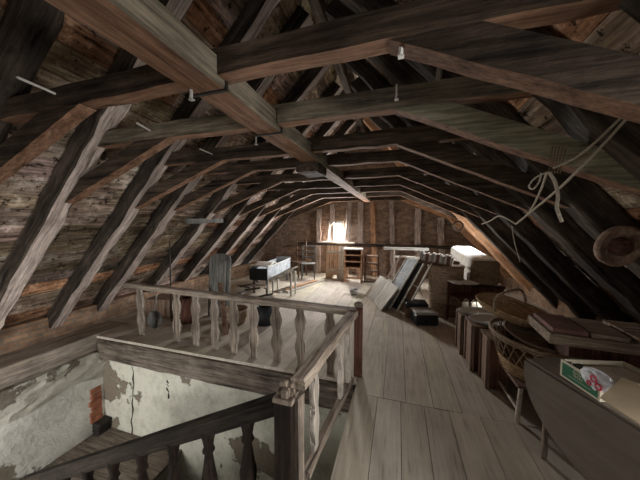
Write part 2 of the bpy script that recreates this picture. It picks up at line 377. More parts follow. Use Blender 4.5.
# roof boarding (both slopes)
bm = bmesh.new(); lay = tint_layer(bm)
SKY2 = (0.12, 0.85, 0.70, 1.60)  # unseen opening added in the right slope for the near lamp
SKY = (5.78, 6.35, 1.15, 2.2)           # roof window in the right slope: y0,y1,z0,z1
def roofside(fn, sgn):
    nx, nz = NV[sgn]
    z = -0.25
    while z < 4.35:
        hz = R.uniform(0.10, 0.16); y = -2.6
        while y < YF:
            ln = R.uniform(1.6, 3.2); y1 = min(YF, y + ln)
            segs = [(y, y1)]
            for K in (SKY, SKY2):
                if sgn > 0 and z + hz > K[2] and z < K[3]:
                    segs = [(a, b) for (c, e) in segs for a, b in ((c, min(e, K[0])), (max(c, K[1]), e)) if b - a > 0.02]
            t = R.choice([0.5, 0.75, 0.9, 1.05, 1.25, 1.45])
            c = (t, t * R.uniform(0.9, 1.02), t * R.uniform(0.82, 1.02))
            if R.random() < 0.18: c = (t * 1.25, t * 0.85, t * 0.62)
            for a, b in segs:
                n = max(1, int((b - a) / 0.35)); off = R.uniform(0.0, 0.02)
                for q in range(n):
                    ya, yb = a + (b - a) * q / n, a + (b - a) * (q + 1) / n
                    zz = min(z + hz, 99); V = []
                    for (Y, Z) in ((ya, z + 0.004), (yb, z + 0.004), (yb, zz), (ya, zz)):
                        d0 = RD + 0.005 + off
                        V.append((fn(Y, Z) + sgn * nx * d0, Y, Z + nz * d0))
                    V2 = [(v[0] + sgn * nx * 0.03, v[1], v[2] + nz * 0.03) for v in V]
                    bv = [bm.verts.new(v) for v in V + V2]
                    fs = [bm.faces.new([bv[i] for i in f]) for f in ((0, 1, 2, 3), (7, 6, 5, 4), (0, 4, 5, 1), (1, 5, 6, 2), (2, 6, 7, 3), (3, 7, 4, 0))]
                    settint(fs, lay, c)
            y = y1
        z += hz
roofside(rl, -1); roofside(rr_, 1)
# outer skin so that no daylight leaks between the boards
for fn, sg in ((rl, -1), (rr_, 1)):
    nx, nz = NV[sg]
    def q(y0, y1, z0, z1):
        V = [bm.verts.new((fn(Y, Z) + sg * nx * (RD + 0.08), Y, Z + nz * (RD + 0.08))) for Y, Z in ((y0, z0), (y1, z0), (y1, z1), (y0, z1))]
        settint([bm.faces.new(V)], lay, (0.5, 0.45, 0.4))
    if sg < 0: q(-2.6, YF, -0.4, 4.35)
    else:
        q(-2.6, SKY2[0], -0.4, 4.35); q(SKY2[1], SKY[0], -0.4, 4.35); q(SKY2[0], SKY2[1], -0.4, SKY2[2]); q(SKY2[0], SKY2[1], SKY2[3], 4.35); q(SKY[1], YF, -0.4, 4.35); q(SKY[0], SKY[1], -0.4, SKY[2]); q(SKY[0], SKY[1], SKY[3], 4.35)
for ya, yb in ((-2.6, 3.0), (3.0, YF)):
    V = []
    for Y in (ya, yb):
        a_, b_ = ridge(Y); V += [(a_ - 0.45, Y, b_ - 0.02), (a_, Y, b_ + 0.42), (a_ + 0.45, Y, b_ - 0.02)]
    bv = [bm.verts.new(v) for v in V]
    settint([bm.faces.new([bv[i] for i in f]) for f in ((0, 1, 4, 3), (1, 2, 5, 4))], lay, (0.5, 0.45, 0.4))
struct(link('ceiling', bm, M['roof']))

# gable walls with window openings
def gable(name, Y, t, wins, mat):
    bm = bmesh.new(); xr, zr = ridge(min(max(Y, 1), 8.3))
    def outline(z0, z1, x0, x1):
        box(bm, x0, x1, min(Y, Y + t), max(Y, Y + t), z0, z1)
    xs = sorted({-5.4, 3.6} | {v for w_ in wins for v in w_[:2]}); zs = sorted({-0.2, 4.9} | {v for w_ in wins for v in w_[2:]})
    for a, b in zip(xs, xs[1:]):
        for c, d_ in zip(zs, zs[1:]):
            if any(a >= w_[0] and b <= w_[1] and c >= w_[2] and d_ <= w_[3] for w_ in wins): continue
            outline(c, d_, a, b)
    return struct(link(name, bm, mat))
GW = (-2.24, -1.72, 1.13, 1.75)
gable('wall_far', YF, 0.3, [GW], M['brick_gable'])
gable('wall_near', -2.6, -0.3, [(-0.35, 0.95, 1.3, 2.5)], M['brick_gable'])
# window in the far gable
wf = bmesh.new()
box(wf, GW[0] - 0.02, GW[0] + 0.05, YF - 0.03, YF + 0.12, GW[2], GW[3], 0.004); box(wf, GW[1] - 0.05, GW[1] + 0.02, YF - 0.03, YF + 0.12, GW[2], GW[3], 0.004)
box(wf, GW[0], GW[1], YF - 0.03, YF + 0.12, GW[3] - 0.05, GW[3] + 0.02, 0.004); box(wf, GW[0] - 0.04, GW[1] + 0.04, YF - 0.08, YF + 0.12, GW[2] - 0.03, GW[2] + 0.04, 0.004)
win = struct(link('window_1', wf, M['palez']))
gl = bmesh.new(); box(gl, GW[0] + 0.05, GW[1] - 0.05, YF + 0.06, YF + 0.066, GW[2] + 0.04, GW[3] - 0.05); link('pane', gl, M['glass'], win)
# roof window frame in the right slope
bm = bmesh.new(); nx, nz = NV[1]
def skypt(Y, Z, d_): return Vector((rr_(Y, Z) + nx * d_, Y, Z + nz * d_))
for (a, b) in (((SKY[0], SKY[2]), (SKY[0], SKY[3])), ((SKY[1], SKY[2]), (SKY[1], SKY[3])), ((SKY[0], SKY[2]), (SKY[1], SKY[2])), ((SKY[0], SKY[3]), (SKY[1], SKY[3]))):
    tube(bm, [skypt(a[0], a[1], RD + 0.03), skypt(b[0], b[1], RD + 0.03)], 0.035, 4)
struct(link('window_2', bm, M['palez']))

# stairwell walls
LW = -4.2
bm = bmesh.new(); box(bm, LW - 0.3, LW, -0.6, 2.9, -3.0, -0.52); 
for v in bm.verts: pass
struct(link('wall_left', bm, M['plaster_l']))
bm = bmesh.new()                                          # rough projecting stone band above the plaster
nY, nZ = 26, 8; grid = []
for i in range(nY + 1):
    row = []
    for j in range(nZ + 1):
        y = -0.6 + 3.2 * i / nY; z = -0.60 + 0.385 * j / nZ
        low = 0.05 * math.sin(i * 0.9) * (1 if j == 0 else 0)
        row.append(bm.verts.new((LW + 0.01 + R.uniform(0, 0.03) + (0.02 if 0 < j < nZ else 0) + 0.05 * (j / nZ), y, z + low)))
    grid.append(row)
for i in range(nY):
    for j in range(nZ): bm.faces.new((grid[i][j], grid[i + 1][j], grid[i + 1][j + 1], grid[i][j + 1]))
r = bmesh.ops.extrude_face_region(bm, geom=bm.faces[:])
for v in [g for g in r['geom'] if isinstance(g, bmesh.types.BMVert)]: v.co.x = LW - 0.28
struct(link('trim_1', bm, M['rubble']))
bm = bmesh.new(); box(bm, LW, EDGE, WY + 0.08, WY + 0.30, -3.0, -0.2)
struct(link('wall_back', bm, M['plaster_b']))
bm = bmesh.new(); box(bm, EDGE - 0.02, EDGE + 0.2, -0.6, WY + 0.1, -3.0, -0.17)
struct(link('wall_right', bm, M['plaster_b']))
bm = bmesh.new(); box(bm, LW - 0.6, EDGE, -0.9, -0.6, -3.0, -0.0)
struct(link('wall_front', bm, M['plaster_b']))
bm = bmesh.new(); box(bm, LW - 0.6, EDGE, -2.6, -0.6, -0.02, 0.0)
struct(link('floor_1', bm, M['landing']))
bm = bmesh.new(); box(bm, LW - 0.3, EDGE + 0.2, -0.9, WY + 0.3, -3.1, -3.0)
struct(link('floor_2', bm, M['landing']))
# landing of boards at the foot of the flight
bm = bmesh.new()
for i in range(7):
    box(bm, LW, -2.75 + 0.0, 0.3 + i * 0.33, 0.3 + (i + 1) * 0.33 - 0.006, -1.47, -1.42 + R.uniform(-0.003, 0.003), 0.003)
struct(link('floor_3', bm, M['landing']))
# cracks in the back wall plaster and a red brick patch in the corner
bm = bmesh.new()
for k, (px, y0, y1) in enumerate(((132.5, 366, 440), (168, 380, 398), (296, 405, 440))):
    n = 12; pts = []
    for i in range(n + 1):
        p = onY(px + R.uniform(-1.5, 1.5), y0 + (y1 - y0) * i / n, WY + 0.079); pts.append(p)
    tube(bm, pts, [0.004 + R.random() * 0.012 for _ in pts], 5)
struct(link('trim_2', bm, M['iron']))
bm = bmesh.new()
for k in range(6):
    z = -0.76 - k * 0.085
    box(bm, LW - 0.02, LW + 0.018 + R.uniform(0, 0.012), 2.44 - R.uniform(0, 0.05), 2.56, z - 0.075, z, 0.008)
struct(link('trim_3', bm, M['redbrick']))
bm = bmesh.new()
for k in range(4):
    z = -1.25 - k * 0.05
    box(bm, LW, LW + 0.16 - k * 0.01, 2.42, 2.60, z - 0.045, z, 0.01)
struct(link('trim_4', bm, M['iron']))
# wall plate, brick infill on it
PX = -4.30
bm = bmesh.new(); box(bm, PX - 0.55, PX + 0.11, -2.6, 3.0, -0.22, 0.02, 0.012)
o = struct(link('wall_left_plate', bm, M['plate'])); o.name = 'trim_5'
bm = bmesh.new(); box(bm, PX - 0.55, PX - 0.33, -2.6, YF, 0.02, 0.33); struct(link('wall_left', bm, M['brick_side']))
bm = bmesh.new(); box(bm, 2.75, 3.0, -2.6, YF, 0.0, 0.30); struct(link('wall_right', bm, M['brick_side']))

# ---------------------------------------------------------------- ROOF TIMBERS
ORD = ['nearest', 'second nearest', 'third nearest', 'fourth nearest', 'fifth nearest', 'sixth nearest', 'seventh nearest', 'eighth nearest', 'farthest']
GT = (-0.985, -0.79)              # long centre beam
for i, Y in enumerate(YS):
    H = Hc(Y); wd = R.uniform(0.072, 0.088); hh = R.uniform(0.112, 0.132); kl, kr = kinkL(Y), kinkR(Y)
    # collar tie: polygon in XZ notched over the centre beam
    zt = H + hh; xl, xr = rl(Y, zt) - 0.14, rr_(Y, zt) + 0.14
    bm = bmesh.new()
    def wseg(x0, x1, z, n): return [(x0 + (x1 - x0) * q / n, z + R.uniform(-0.006, 0.006)) for q in range(n + 1)]
    bot = wseg(xl, GT[0] - 0.004, H, 10) + [(GT[0] - 0.004, H + 0.10), (GT[1] + 0.004, H + 0.10)] + wseg(GT[1] + 0.004, xr, H, 10)
    top = wseg(xr, xl, H + hh, 14)
    # outline: concave faces are fine for a single n-gon prism
    fs = prism(bm, bot + top, -wd / 2, wd / 2, 'Y')
    bmesh.ops.recalc_face_normals(bm, faces=bm.faces)
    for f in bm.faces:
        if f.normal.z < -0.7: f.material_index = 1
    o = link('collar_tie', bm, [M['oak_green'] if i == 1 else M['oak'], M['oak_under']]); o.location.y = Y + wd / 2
    bpy.context.view_layer.update()
    tag(o, '%s of the horizontal collar ties crossing the centre beam overhead' % ORD[i], 'roof beam', 'collar ties under the roof')
    # knee braces
    for side in (-1, 1):
        kx = kl if side < 0 else kr; kn = kneeL(Y) if side < 0 else kneeR(Y)
        d_ = Vector((kn[0] - kx, kn[1] - H)); d_.normalize(); th = 0.125
        n_ = Vector((-d_.y, d_.x)); n_ = n_ if n_.y > 0 else -n_
        end = Vector(kn) + d_ * 0.05
        ct = th / n_.y                                        # vertical thickness
        tx = kx + d_.x * (ct / abs(d_.y))                     # where the brace top meets the collar underside
        a = [(kx, H - 0.002)]; m_ = 8
        low = [(kx + (end.x - kx) * q / m_, H + (end.y - H) * q / m_ + R.uniform(-0.004, 0.004)) for q in range(1, m_ + 1)]
        endtop = (end.x + n_.x * th, end.y + n_.y * th)
        if (tx - kx) * side >= (endtop[0] - kx) * side: tx = kx + 0.9 * (endtop[0] - kx)
        bm = bmesh.new(); prism(bm, a + low + [endtop, (tx, H - 0.002)], -wd / 2, wd / 2, 'Y')
        bmesh.ops.recalc_face_normals(bm, faces=bm.faces)
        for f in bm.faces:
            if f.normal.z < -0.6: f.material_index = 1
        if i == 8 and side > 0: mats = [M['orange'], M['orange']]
        elif i == 1 and side > 0: mats = [M['green_lit'], M['oak_under']]
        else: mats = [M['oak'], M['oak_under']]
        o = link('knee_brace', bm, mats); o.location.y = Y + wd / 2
        tag(o, '%s of the slanting knee braces on the %s' % (ORD[i], 'left' if side < 0 else 'right'), 'roof beam', 'knee braces on the %s' % ('left' if side < 0 else 'right'))
    # rafters
    xr_, zr_ = ridge(Y)
    for side in (-1, 1):
        fn = rl if side < 0 else rr_; nx, nz = NV[side]
        z0 = -0.01 if side < 0 else 0.02
        p0 = Vector((fn(Y, z0) + side * nx * RD / 2, Y, z0 + nz * RD / 2)); 
        p1 = Vector((xr_ + side * (0.13), Y, zr_ + 0.06))
        p1 = p0 + (p1 - p0).length * Vector((-side * nz, 0, nx)) * 0.985
        rw = R.uniform(0.14, 0.18)
        mt = [M['rafter'], M['rafter_light' if (side < 0 and i != 0) else 'rafter']]  # lit inner faces and shaded fronts of left rafters put into the colour
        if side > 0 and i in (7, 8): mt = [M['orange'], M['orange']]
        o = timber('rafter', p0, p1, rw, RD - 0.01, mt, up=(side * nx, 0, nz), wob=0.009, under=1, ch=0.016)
        tag(o, '%s of the rough-hewn rafters of the %s roof slope' % (ORD[i], 'left' if side < 0 else 'right'), 'rafter', 'rafters on the %s' % ('left' if side < 0 else 'right'))
# ridge beam
xa, za = ridge(1.0); xb, zb = ridge(8.2)
o = timber('ridge_beam', (xa, -2.5, za - 0.02), (xb, 8.28, zb - 0.02), 0.12, 0.2, M['oak'], wob=0.006)
tag(o, 'long ridge beam at the very top of the dark roof', 'roof beam')
# long centre beam
gx = (GT[0] + GT[1]) / 2
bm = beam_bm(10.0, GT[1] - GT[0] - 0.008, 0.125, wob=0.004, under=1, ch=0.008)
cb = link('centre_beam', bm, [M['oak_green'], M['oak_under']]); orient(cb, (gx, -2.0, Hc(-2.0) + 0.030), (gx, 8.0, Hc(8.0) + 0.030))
tag(cb, 'long thick centre beam running the length of the attic under the ties', 'roof beam')
sb = timber('splice_block', (gx - 0.02, 2.5, Hc(2.6) - 0.09), (gx - 0.02, 2.85, Hc(2.8) - 0.09), 0.24, 0.10, M['oak'])
tag(sb, 'short wooden splice block hanging under the long centre beam', 'wood block')
# iron straps round the centre beam, pegs and hooks
for k, y in enumerate((1.06, 1.66)):
    bm = bmesh.new(); z = Hc(y) - 0.035
    box(bm, GT[0] - 0.012, GT[1] + 0.012, y - 0.008, y + 0.008, z - 0.008, z); box(bm, GT[1] + 0.001, GT[1] + 0.009, y - 0.008, y + 0.008, z, z + 0.11); box(bm, GT[0] - 0.009, GT[0] - 0.001, y - 0.008, y + 0.008, z, z + 0.10)
    tag(link('iron_strap', bm, M['iron']), ['iron strap round the centre beam by the nearest tie', 'iron strap round the centre beam by the second nearest tie'][k], 'iron strap', 'straps on the centre beam')
def peg(p, ln, mat, label, nm='hanging_peg', r=0.006):
    bm = bmesh.new(); p = Vector(p); tube(bm, [p + Vector((0, 0, 0.01)), p - Vector((0, 0, ln * 0.7)), p - Vector((0.004, 0, ln))], r, 7)
    box(bm, p.x - 0.010, p.x + 0.012, p.y - 0.010, p.y + 0.010, p.z - ln - 0.006, p.z - ln)
    tag(link(nm, bm, mat), label, 'peg')
peg(onZ(191, 84, 2.275), 0.07, M['bright_iron'], 'pale peg hanging left of the centre beam from the nearest tie', r=0.008)
peg(onZ(256, 136, 2.285), 0.06, M['bright_iron'], 'short pale hook hanging left of the centre beam at the third tie')
peg((0.0, 1.03, 2.272), 0.04, M['porcelain'], 'white porcelain insulator under the nearest tie', 'insulator', 0.009)
peg((-0.02, 1.52, 2.375), 0.07, M['porcelain'], 'white porcelain peg on the face of the second nearest tie', 'insulator', 0.005)
# thin laths lying between the ties on the left
for k, (a, b) in enumerate((((17, 77), (65, 98)), ((137, 123), (158, 135)), ((200, 149), (214, 155)))):
    pa, pb = onZ(*a, 2.36), onZ(*b, 2.36)
    o = timber('lath', pa, pb, 0.014, 0.010, M['pale'], wob=0.001, seg=4, ch=0.002)
    tag(o, ['pale thin lath by the nearest tie at the upper left', 'pale thin lath between the nearest and second tie on the left', 'short pale lath behind the second tie on the left'][k], 'lath', 'thin laths overhead')
# rough plank nailed along the left slope
o = timber('roof_plank', (rl(3.3, 1.68) + 0.03, 3.25, 1.68), (rl(4.9, 1.70) + 0.03, 4.3, 1.71), 0.03, 0.09, M['greywood'], wob=0.004)
tag(o, 'rough grey plank nailed lengthwise across two left rafters', 'plank')
o = timber('roof_plank', (rr_(2.9, 2.75) - 0.05, 1.0, 2.75), (rr_(4.9, 2.7) - 0.05, 4.4, 2.72), 0.03, 0.12, M['oak_green'], wob=0.004)
tag(o, 'dark plank lying lengthwise high on the right slope above the ties', 'plank')

# gable posts
for k, px in enumerate((318, 331.5, 347.5, 360, 373, 392, 418, 442)):
    p = onY(px, 225, 8.1); z1 = 2.36 if p.x > kinkL(8) else 2.36 + (p.x - kinkL(8)) * 0.4
    if p.x > 0: z1 = 2.36 - p.x * 0.42
    lean = R.uniform(-0.08, 0.08)
    o = timber('gable_post', (p.x + lean, 8.2, 0.0), (p.x - lean * 0.5, 8.2, z1), R.uniform(0.09, 0.13), R.uniform(0.12, 0.2), M['rafter_light' if k != 4 else 'orange'], up=(1, 0, 0), wob=0.014)
    nm_ = ['at the far left of the gable', 'left of the small window', 'right of the small window', 'second right of the small window', 'above the open orange cabinet', 'left of the sawhorse', 'behind the sawhorse', 'at the far right of the gable'][k]
    tag(o, 'rough upright timber post ' + nm_, 'post', 'posts against the far gable')
o = timber('gable_rail', (-3.3, 8.08, 1.02), (1.6, 8.08, 0.98), 0.05, 0.09, M['rafter'], wob=0.01)
tag(o, 'horizontal rail nailed across the far gable posts', 'rail')

# ---------------------------------------------------------------- RAILINGS
def baluster_bm(hgt, wd, th=0.032):
    """flat sawn vase baluster, outline in XZ, standing on z=0"""
    pf = [(0, .62), (.06, .62), (.09, .45), (.16, .62), (.27, .92), (.36, .98), (.43, .80), (.47, .58), (.50, .50), (.52, .72), (.535, .50), (.57, .62), (.66, .92), (.75, 1.0), (.83, .72), (.89, .45), (.93, .60), (.96, .70), (1, .70)]
    bm = bmesh.new(); r = [(wd / 2 * a, hgt * z) for z, a in pf]; l = [(-x_, z_) for x_, z_ in r[::-1]]
    prism(bm, r + l, -th / 2, th / 2, 'Y')
    es = [e for e in bm.edges if abs(abs(e.verts[0].co.y) - th / 2) < 1e-4 and abs(e.verts[0].co.y - e.verts[1].co.y) < 1e-5]
    bmesh.ops.bevel(bm, geom=es, offset=0.004, segments=1, affect='EDGES')
    bmesh.ops.recalc_face_normals(bm, faces=bm.faces)
    for f in bm.faces:
        if abs(f.normal.y) < 0.85: f.material_index = 1  # lit side faces, painted with the paler edge colour
    for v in bm.verts: v.co.x += R.uniform(-0.0015, 0.0015)
    return bm
# far railing along the stairwell
A, Bp = Vector((-3.85, 2.75, 0.725)), Vector((-0.40, 2.62, 0.70))
tr = thing('railing', 'old grey wooden railing with sawn balusters along the far edge of the stairwell', 'railing', (A.x, A.y, 0))
def rel(o, base): o.location = o.location - Vector(base.location); return o
o = timber('top_rail', A - Vector((tr.location)), Bp - Vector(tr.location), 0.10, 0.075, M['rail'], parent=tr, wob=0.004)
def raypt(px, py):
    r = ray(px, py); n_ = Vector((-(Bp - A).y, (Bp - A).x, 0)); t = A.dot(n_) - A.z * n_.z; t = (A.x * n_.x + A.y * n_.y) / (r.x * n_.x + r.y * n_.y)
    return r * t
proto = None
for px in (142, 177, 196, 215, 234, 254, 277, 301, 331):
    p = raypt(px, 335)
    hb = 0.685
    o = link('baluster', baluster_bm(hb, 0.14 * R.uniform(0.95, 1.05)), [M['bal'], M['bal_edge']], tr)
    o.location = Vector((p.x, p.y, 0.003)) - tr.location; o.rotation_euler = (0, R.uniform(-0.03, 0.03), math.atan2((Bp - A).y, (Bp - A).x))
# trimmer beam beneath the railing
o = timber('trimmer_beam', (LW + 0.06, 2.62, -0.185), (-0.40, 2.60, -0.185), 0.22, 0.29, M['trimmer'], wob=0.005)
tag(o, 'heavy worn trimmer beam under the far railing at the stairwell edge', 'beam')
# side railing running away from the newel
NX, NY = -0.575, 1.33
C0, C1 = Vector((NX + 0.02, NY + 0.03, 0.665)), Vector((-0.43, 2.60, 0.70))
sr = thing('railing', 'pale worn railing along the floorboards from newel post to corner post', 'railing', (NX, NY, 0))
timber('top_rail', C0 - sr.location, C1 - sr.location, 0.10, 0.075, M['rail'], parent=sr, wob=0.005)
timber('bottom_sill', Vector((NX + 0.04, NY + 0.1, 0.03)) - sr.location, Vector((-0.44, 2.52, 0.03)) - sr.location, 0.06, 0.06, M['rail'], parent=sr, wob=0.004)
for k, t in enumerate((0.20, 0.66, 0.86)):
    p = C0.lerp(C1, t)
    o = link('baluster', baluster_bm(p.z - 0.095, 0.10, 0.036), [M['bal_edge'], M['bal_edge']], sr); o.location = Vector((p.x, p.y, 0.06)) - sr.location
    o.rotation_euler = (0, R.uniform(-0.03, 0.03), math.atan2((C1 - C0).y, (C1 - C0).x))
# corner post
cp = thing('corner_post', 'reddish corner post where the two railings meet', 'post', (-0.385, 2.66, 0))
bm = bmesh.new(); box(bm, -0.04, 0.04, -0.045, 0.045, 0, 0.74, 0.006); link('shaft', bm, M['darkred'], cp)
bm = bmesh.new(); lathe(bm, [(0.03, 0.74), (0.045, 0.75), (0.05, 0.77), (0.04, 0.79), (0.015, 0.80)], 14); link('cap', bm, M['bal'], cp)
# newel post with broken top
nw = thing('newel_post', 'square newel post at the stair head with a broken pale knob', 'post', (NX - 0.03, NY - 0.02, 0))
bm = bmesh.new(); box(bm, -0.055, 0.055, -0.055, 0.055, -0.35, 0.60, 0.007)
link('shaft', bm, M['stairbal'], nw)
bm = bmesh.new(); box(bm, -0.062, 0.062, -0.062, 0.062, 0.60, 0.63, 0.005)
for k in range(5):
    a = k * 1.25; box(bm, 0.028 * math.cos(a) - 0.024, 0.028 * math.cos(a) + 0.024, 0.028 * math.sin(a) - 0.022, 0.028 * math.sin(a) + 0.022, 0.625, 0.66 + 0.016 * (k % 3), 0.008)
link('knob', bm, M['bal'], nw)
# pale board fixed on the near side of the newel
bm = bmesh.new(); prism(bm, [(-0.028, -0.3), (0.028, -0.3), (0.034, 0.1), (0.026, 0.35), (0.034, 0.62), (-0.034, 0.62)], -0.012, 0.012, 'Y')
o = link('facing_board', bm, M['bal'], nw); o.location = (0.075, 0.02, 0); o.rotation_euler = (0, 0, PI / 2 - 0.2); tag(o, 'pale worn board on the newel post')
# stair handrail going down to the left
sh = thing('stair_railing', 'dark sloping handrail with turned balusters descending the stairs', 'railing', (NX - 0.09, NY, 0.52))
q0, q1 = Vector((NX - 0.09, NY, 0.545)), Vector((-3.25, NY, -0.765))
timber('handrail', q0 - sh.location, q1 - sh.location, 0.08, 0.11, M['stairwood'], parent=sh, wob=0.001, ch=0.014)
s_ = (q1.z - q0.z) / (q1.x - q0.x)
for k in range(8):
    x = -0.88 - k * 0.30; zt = q0.z + (x - q0.x) * s_ - 0.03
    bm = bmesh.new(); pf = [(.018, -.64), (.03, -.62), (.03, -.50), (.018, -.47), (.034, -.43), (.04, -.36), (.026, -.24), (.018, -.16), (.03, -.14), (.022, -.11), (.028, -.06), (.034, -.03), (.034, 0)]
    lathe(bm, [(r_ * 1.35, z) for r_, z in pf], 12); o = link('baluster', bm, M['stairbal'], sh, True); o.location = Vector((x, NY, zt)) - sh.location
timber('string_board', Vector((q0.x, NY - 0.0, -0.12)) - sh.location, Vector((q1.x + 0.2, NY, -1.30)) - sh.location, 0.05, 0.20, M['stairwood'], parent=sh, wob=0.001)
st = thing('staircase', 'wooden flight of steps going down left of the newel post', 'stairs', (-0.6, 0.8, -0.175))
for k in range(8):
    x0 = -0.44 - k * 0.34; z = -0.175 * (k + 1)
    bm = bmesh.new(); box(bm, x0 - 0.36, x0, 0.30, 1.30, z - 0.04, z, 0.004); box(bm, x0 - 0.02, x0, 0.31, 1.29, z, z + 0.135)
    o = link('step', bm, M['landing'], st); o.location = -st.location

# ---------------------------------------------------------------- THINGS: right side
# drop-leaf table, its half-round leaf hanging towards the aisle
T0, T1 = onZ(526, 358, 0.66), onZ(640, 428, 0.66)
dirT = (T0 - T1).normalized(); angT = math.atan2(dirT.y, dirT.x)      # from near to far
tb = thing('drop_leaf_table', 'dusty brown drop-leaf table with its rounded leaf hanging into the aisle', 'table', (T0.x, T0.y, 0), angT)
# local: +x far along the edge, top lies to local -y (to the right side of the attic)
Lt = 1.40; TZ = 0.66
bm = bmesh.new(); box(bm, -Lt, 0.0, -0.60, -0.004, TZ - 0.022, TZ, 0.004); link('tabletop', bm, M['table'], tb)
bm = bmesh.new(); pts = []
for k in range(25):
    a = PI * k / 24; pts.append((-Lt / 2 + (Lt / 2 - 0.002) * math.cos(a), TZ - 0.014 - 0.475 * max(0.0, math.sin(a)) ** 0.78))
prism(bm, pts, -0.002, 0.016, 'Y'); o = link('drop_leaf', bm, M['table'], tb); tag(o, 'rounded leaf hanging down from the table edge')
bm = bmesh.new(); box(bm, -Lt + 0.12, -0.12, -0.50, -0.48, TZ - 0.12, TZ - 0.022); box(bm, -Lt + 0.12, -0.12, -0.08, -0.06, TZ - 0.12, TZ - 0.022); box(bm, -0.14, -0.12, -0.48, -0.08, TZ - 0.12, TZ - 0.022); link('apron', bm, M['table'], tb)
for lx, ly in ((-0.10, -0.07), (-0.10, -0.47), (-Lt + 0.14, -0.07), (-Lt + 0.14, -0.47)):
    bm = bmesh.new(); lathe(bm, [(0.014, 0), (0.018, 0.03), (0.016, 0.2), (0.024, 0.46), (0.03, 0.54), (0.03, TZ - 0.022)], 10); o = link('leg', bm, M['bal'], tb, True); o.location = (lx, ly, 0)
def onT(x, y, z=0): return tb.matrix_world @ Vector((x, y, z))
bpy.context.view_layer.update()
# printed green carton on the table
g0, g1 = onZ(560, 375, 0.664), onZ(594, 398, 0.664)
gx_ = (g0 - g1).normalized(); ga = math.atan2(gx_.y, gx_.x); gl_ = (g0 - g1).length
gb = thing('cardboard_carton', 'open cream carton with a green printed side on the table', 'box', (g0.x, g0.y, 0.664), ga)
hb = 0.105; GL = gl_ + 0.03; GWd = 0.36
bm = bmesh.new()
box(bm, -GL, 0, -0.006, 0, 0, hb); box(bm, -GL, 0, -GWd, -GWd + 0.006, 0, hb); box(bm, -0.006, 0, -GWd + 0.006, -0.006, 0, hb); box(bm, -GL, -GL + 0.006, -GWd + 0.006, -0.006, 0, hb); box(bm, -GL + 0.006, -0.006, -GWd + 0.006, -0.006, 0, 0.006)
link('carton_body', bm, M['cream'], gb)
bm = bmesh.new(); box(bm, -GL + 0.012, -0.014, 0.0002, 0.0016, 0.012, hb - 0.014); pn = link('printed_panel', bm, M['green'], gb); tag(pn, 'green printed side panel')
bm = bmesh.new()
for row, (zz, n, w0) in enumerate(((0.088, 4, 0.012), (0.070, 5, 0.011), (0.052, 5, 0.010))):
    for k in range(n):
        cx = -GL * 0.47 + (k - n / 2) * w0 * 1.25
        box(bm, cx, cx + w0 * 0.28, 0.0016, 0.0022, zz - 0.006, zz + 0.006); box(bm, cx, cx + w0 * 0.9, 0.0016, 0.0022, zz + 0.003, zz + 0.006)
        if k % 2: box(bm, cx, cx + w0 * 0.8, 0.0016, 0.0022, zz - 0.006, zz - 0.003)
box(bm, -GL * 0.80, -GL * 0.22, 0.0016, 0.0022, 0.032, 0.034); link('lettering', bm, M['cream'], pn)
bm = bmesh.new(); box(bm, -GL + 0.03, -0.03, -GWd + 0.03, -0.10, 0.012, hb - 0.02, 0.006); tag(link('folded_papers', bm, M['paper']), 'folded papers lying inside the open green-sided carton', 'papers').matrix_world = gb.matrix_world.copy()
bpy.context.view_layer.update()
o = bpy.data.objects['folded_papers']; o.matrix_world = Matrix.Translation(gb.location) @ Matrix.Rotation(ga, 4, 'Z')
bm = bmesh.new(); box(bm, -GL + 0.05, -0.04, -0.075, -0.03, 0.012, hb - 0.004, 0.004); o = link('dark_book', bm, M['black']); o.matrix_world = Matrix.Translation(gb.location) @ Matrix.Rotation(ga, 4, 'Z')
o.name = 'book'; tag(o, 'dark thin book standing inside the open green-sided carton', 'book')
# crumpled white bag with red print at the near corner of the carton
def rumple(bm, amp, rnd=R):
    for v in bm.verts: v.co += Vector((rnd.uniform(-amp, amp), rnd.uniform(-amp, amp), rnd.uniform(-amp, amp)))
bc = onZ(598, 385, 0.73)
bag = thing('plastic_bag', 'crumpled white bag with red print beside the green-sided carton', 'bag', (bc.x, bc.y, 0.675), ga)
bm = bmesh.new(); bmesh.ops.create_icosphere(bm, subdivisions=3, radius=1)
for v in bm.verts:
    v.co = Vector((v.co.x * 0.075 * (1.15 + 0.5 * v.co.z), v.co.y * 0.045, 0.062 + v.co.z * 0.055)); 
rumple(bm, 0.006); link('bag_body', bm, M['film'], bag); bag.location.z = 0.69
bm = bmesh.new()
for cx, cz, r_ in ((-0.02, 0.085, 0.016), (-0.045, 0.055, 0.015), (0.0, 0.05, 0.010)):
    tube(bm, [(cx + r_ * math.cos(a), 0.047 - abs(cx) * 0.12, cz + r_ * math.sin(a)) for a in [k * 2 * PI / 10 for k in range(10)]], 0.005, 6, True)
link('red_print', bm, M['red'], bag)
# loose cardboard flap in front
c0 = onZ(627, 402, 0.75)
bm = bmesh.new(); cq = [onZ(600, 398, 0.775), onZ(622, 378, 0.80), onZ(662, 396, 0.80), onZ(650, 432, 0.775)]
lo = [bm.verts.new(p) for p in cq]; hi = [bm.verts.new(p + Vector((0, 0, 0.005))) for p in cq]
for f in ((0, 1, 2, 3), ): bm.faces.new([lo[i] for i in f[::-1]]); bm.faces.new([hi[i] for i in f])
for i in range(4): bm.faces.new((lo[i], lo[(i + 1) % 4], hi[(i + 1) % 4], hi[i]))
o = link('cardboard_sheet', bm, M['card'])
tag(o, 'loose sheet of brown cardboard leaning at the right frame edge', 'cardboard')

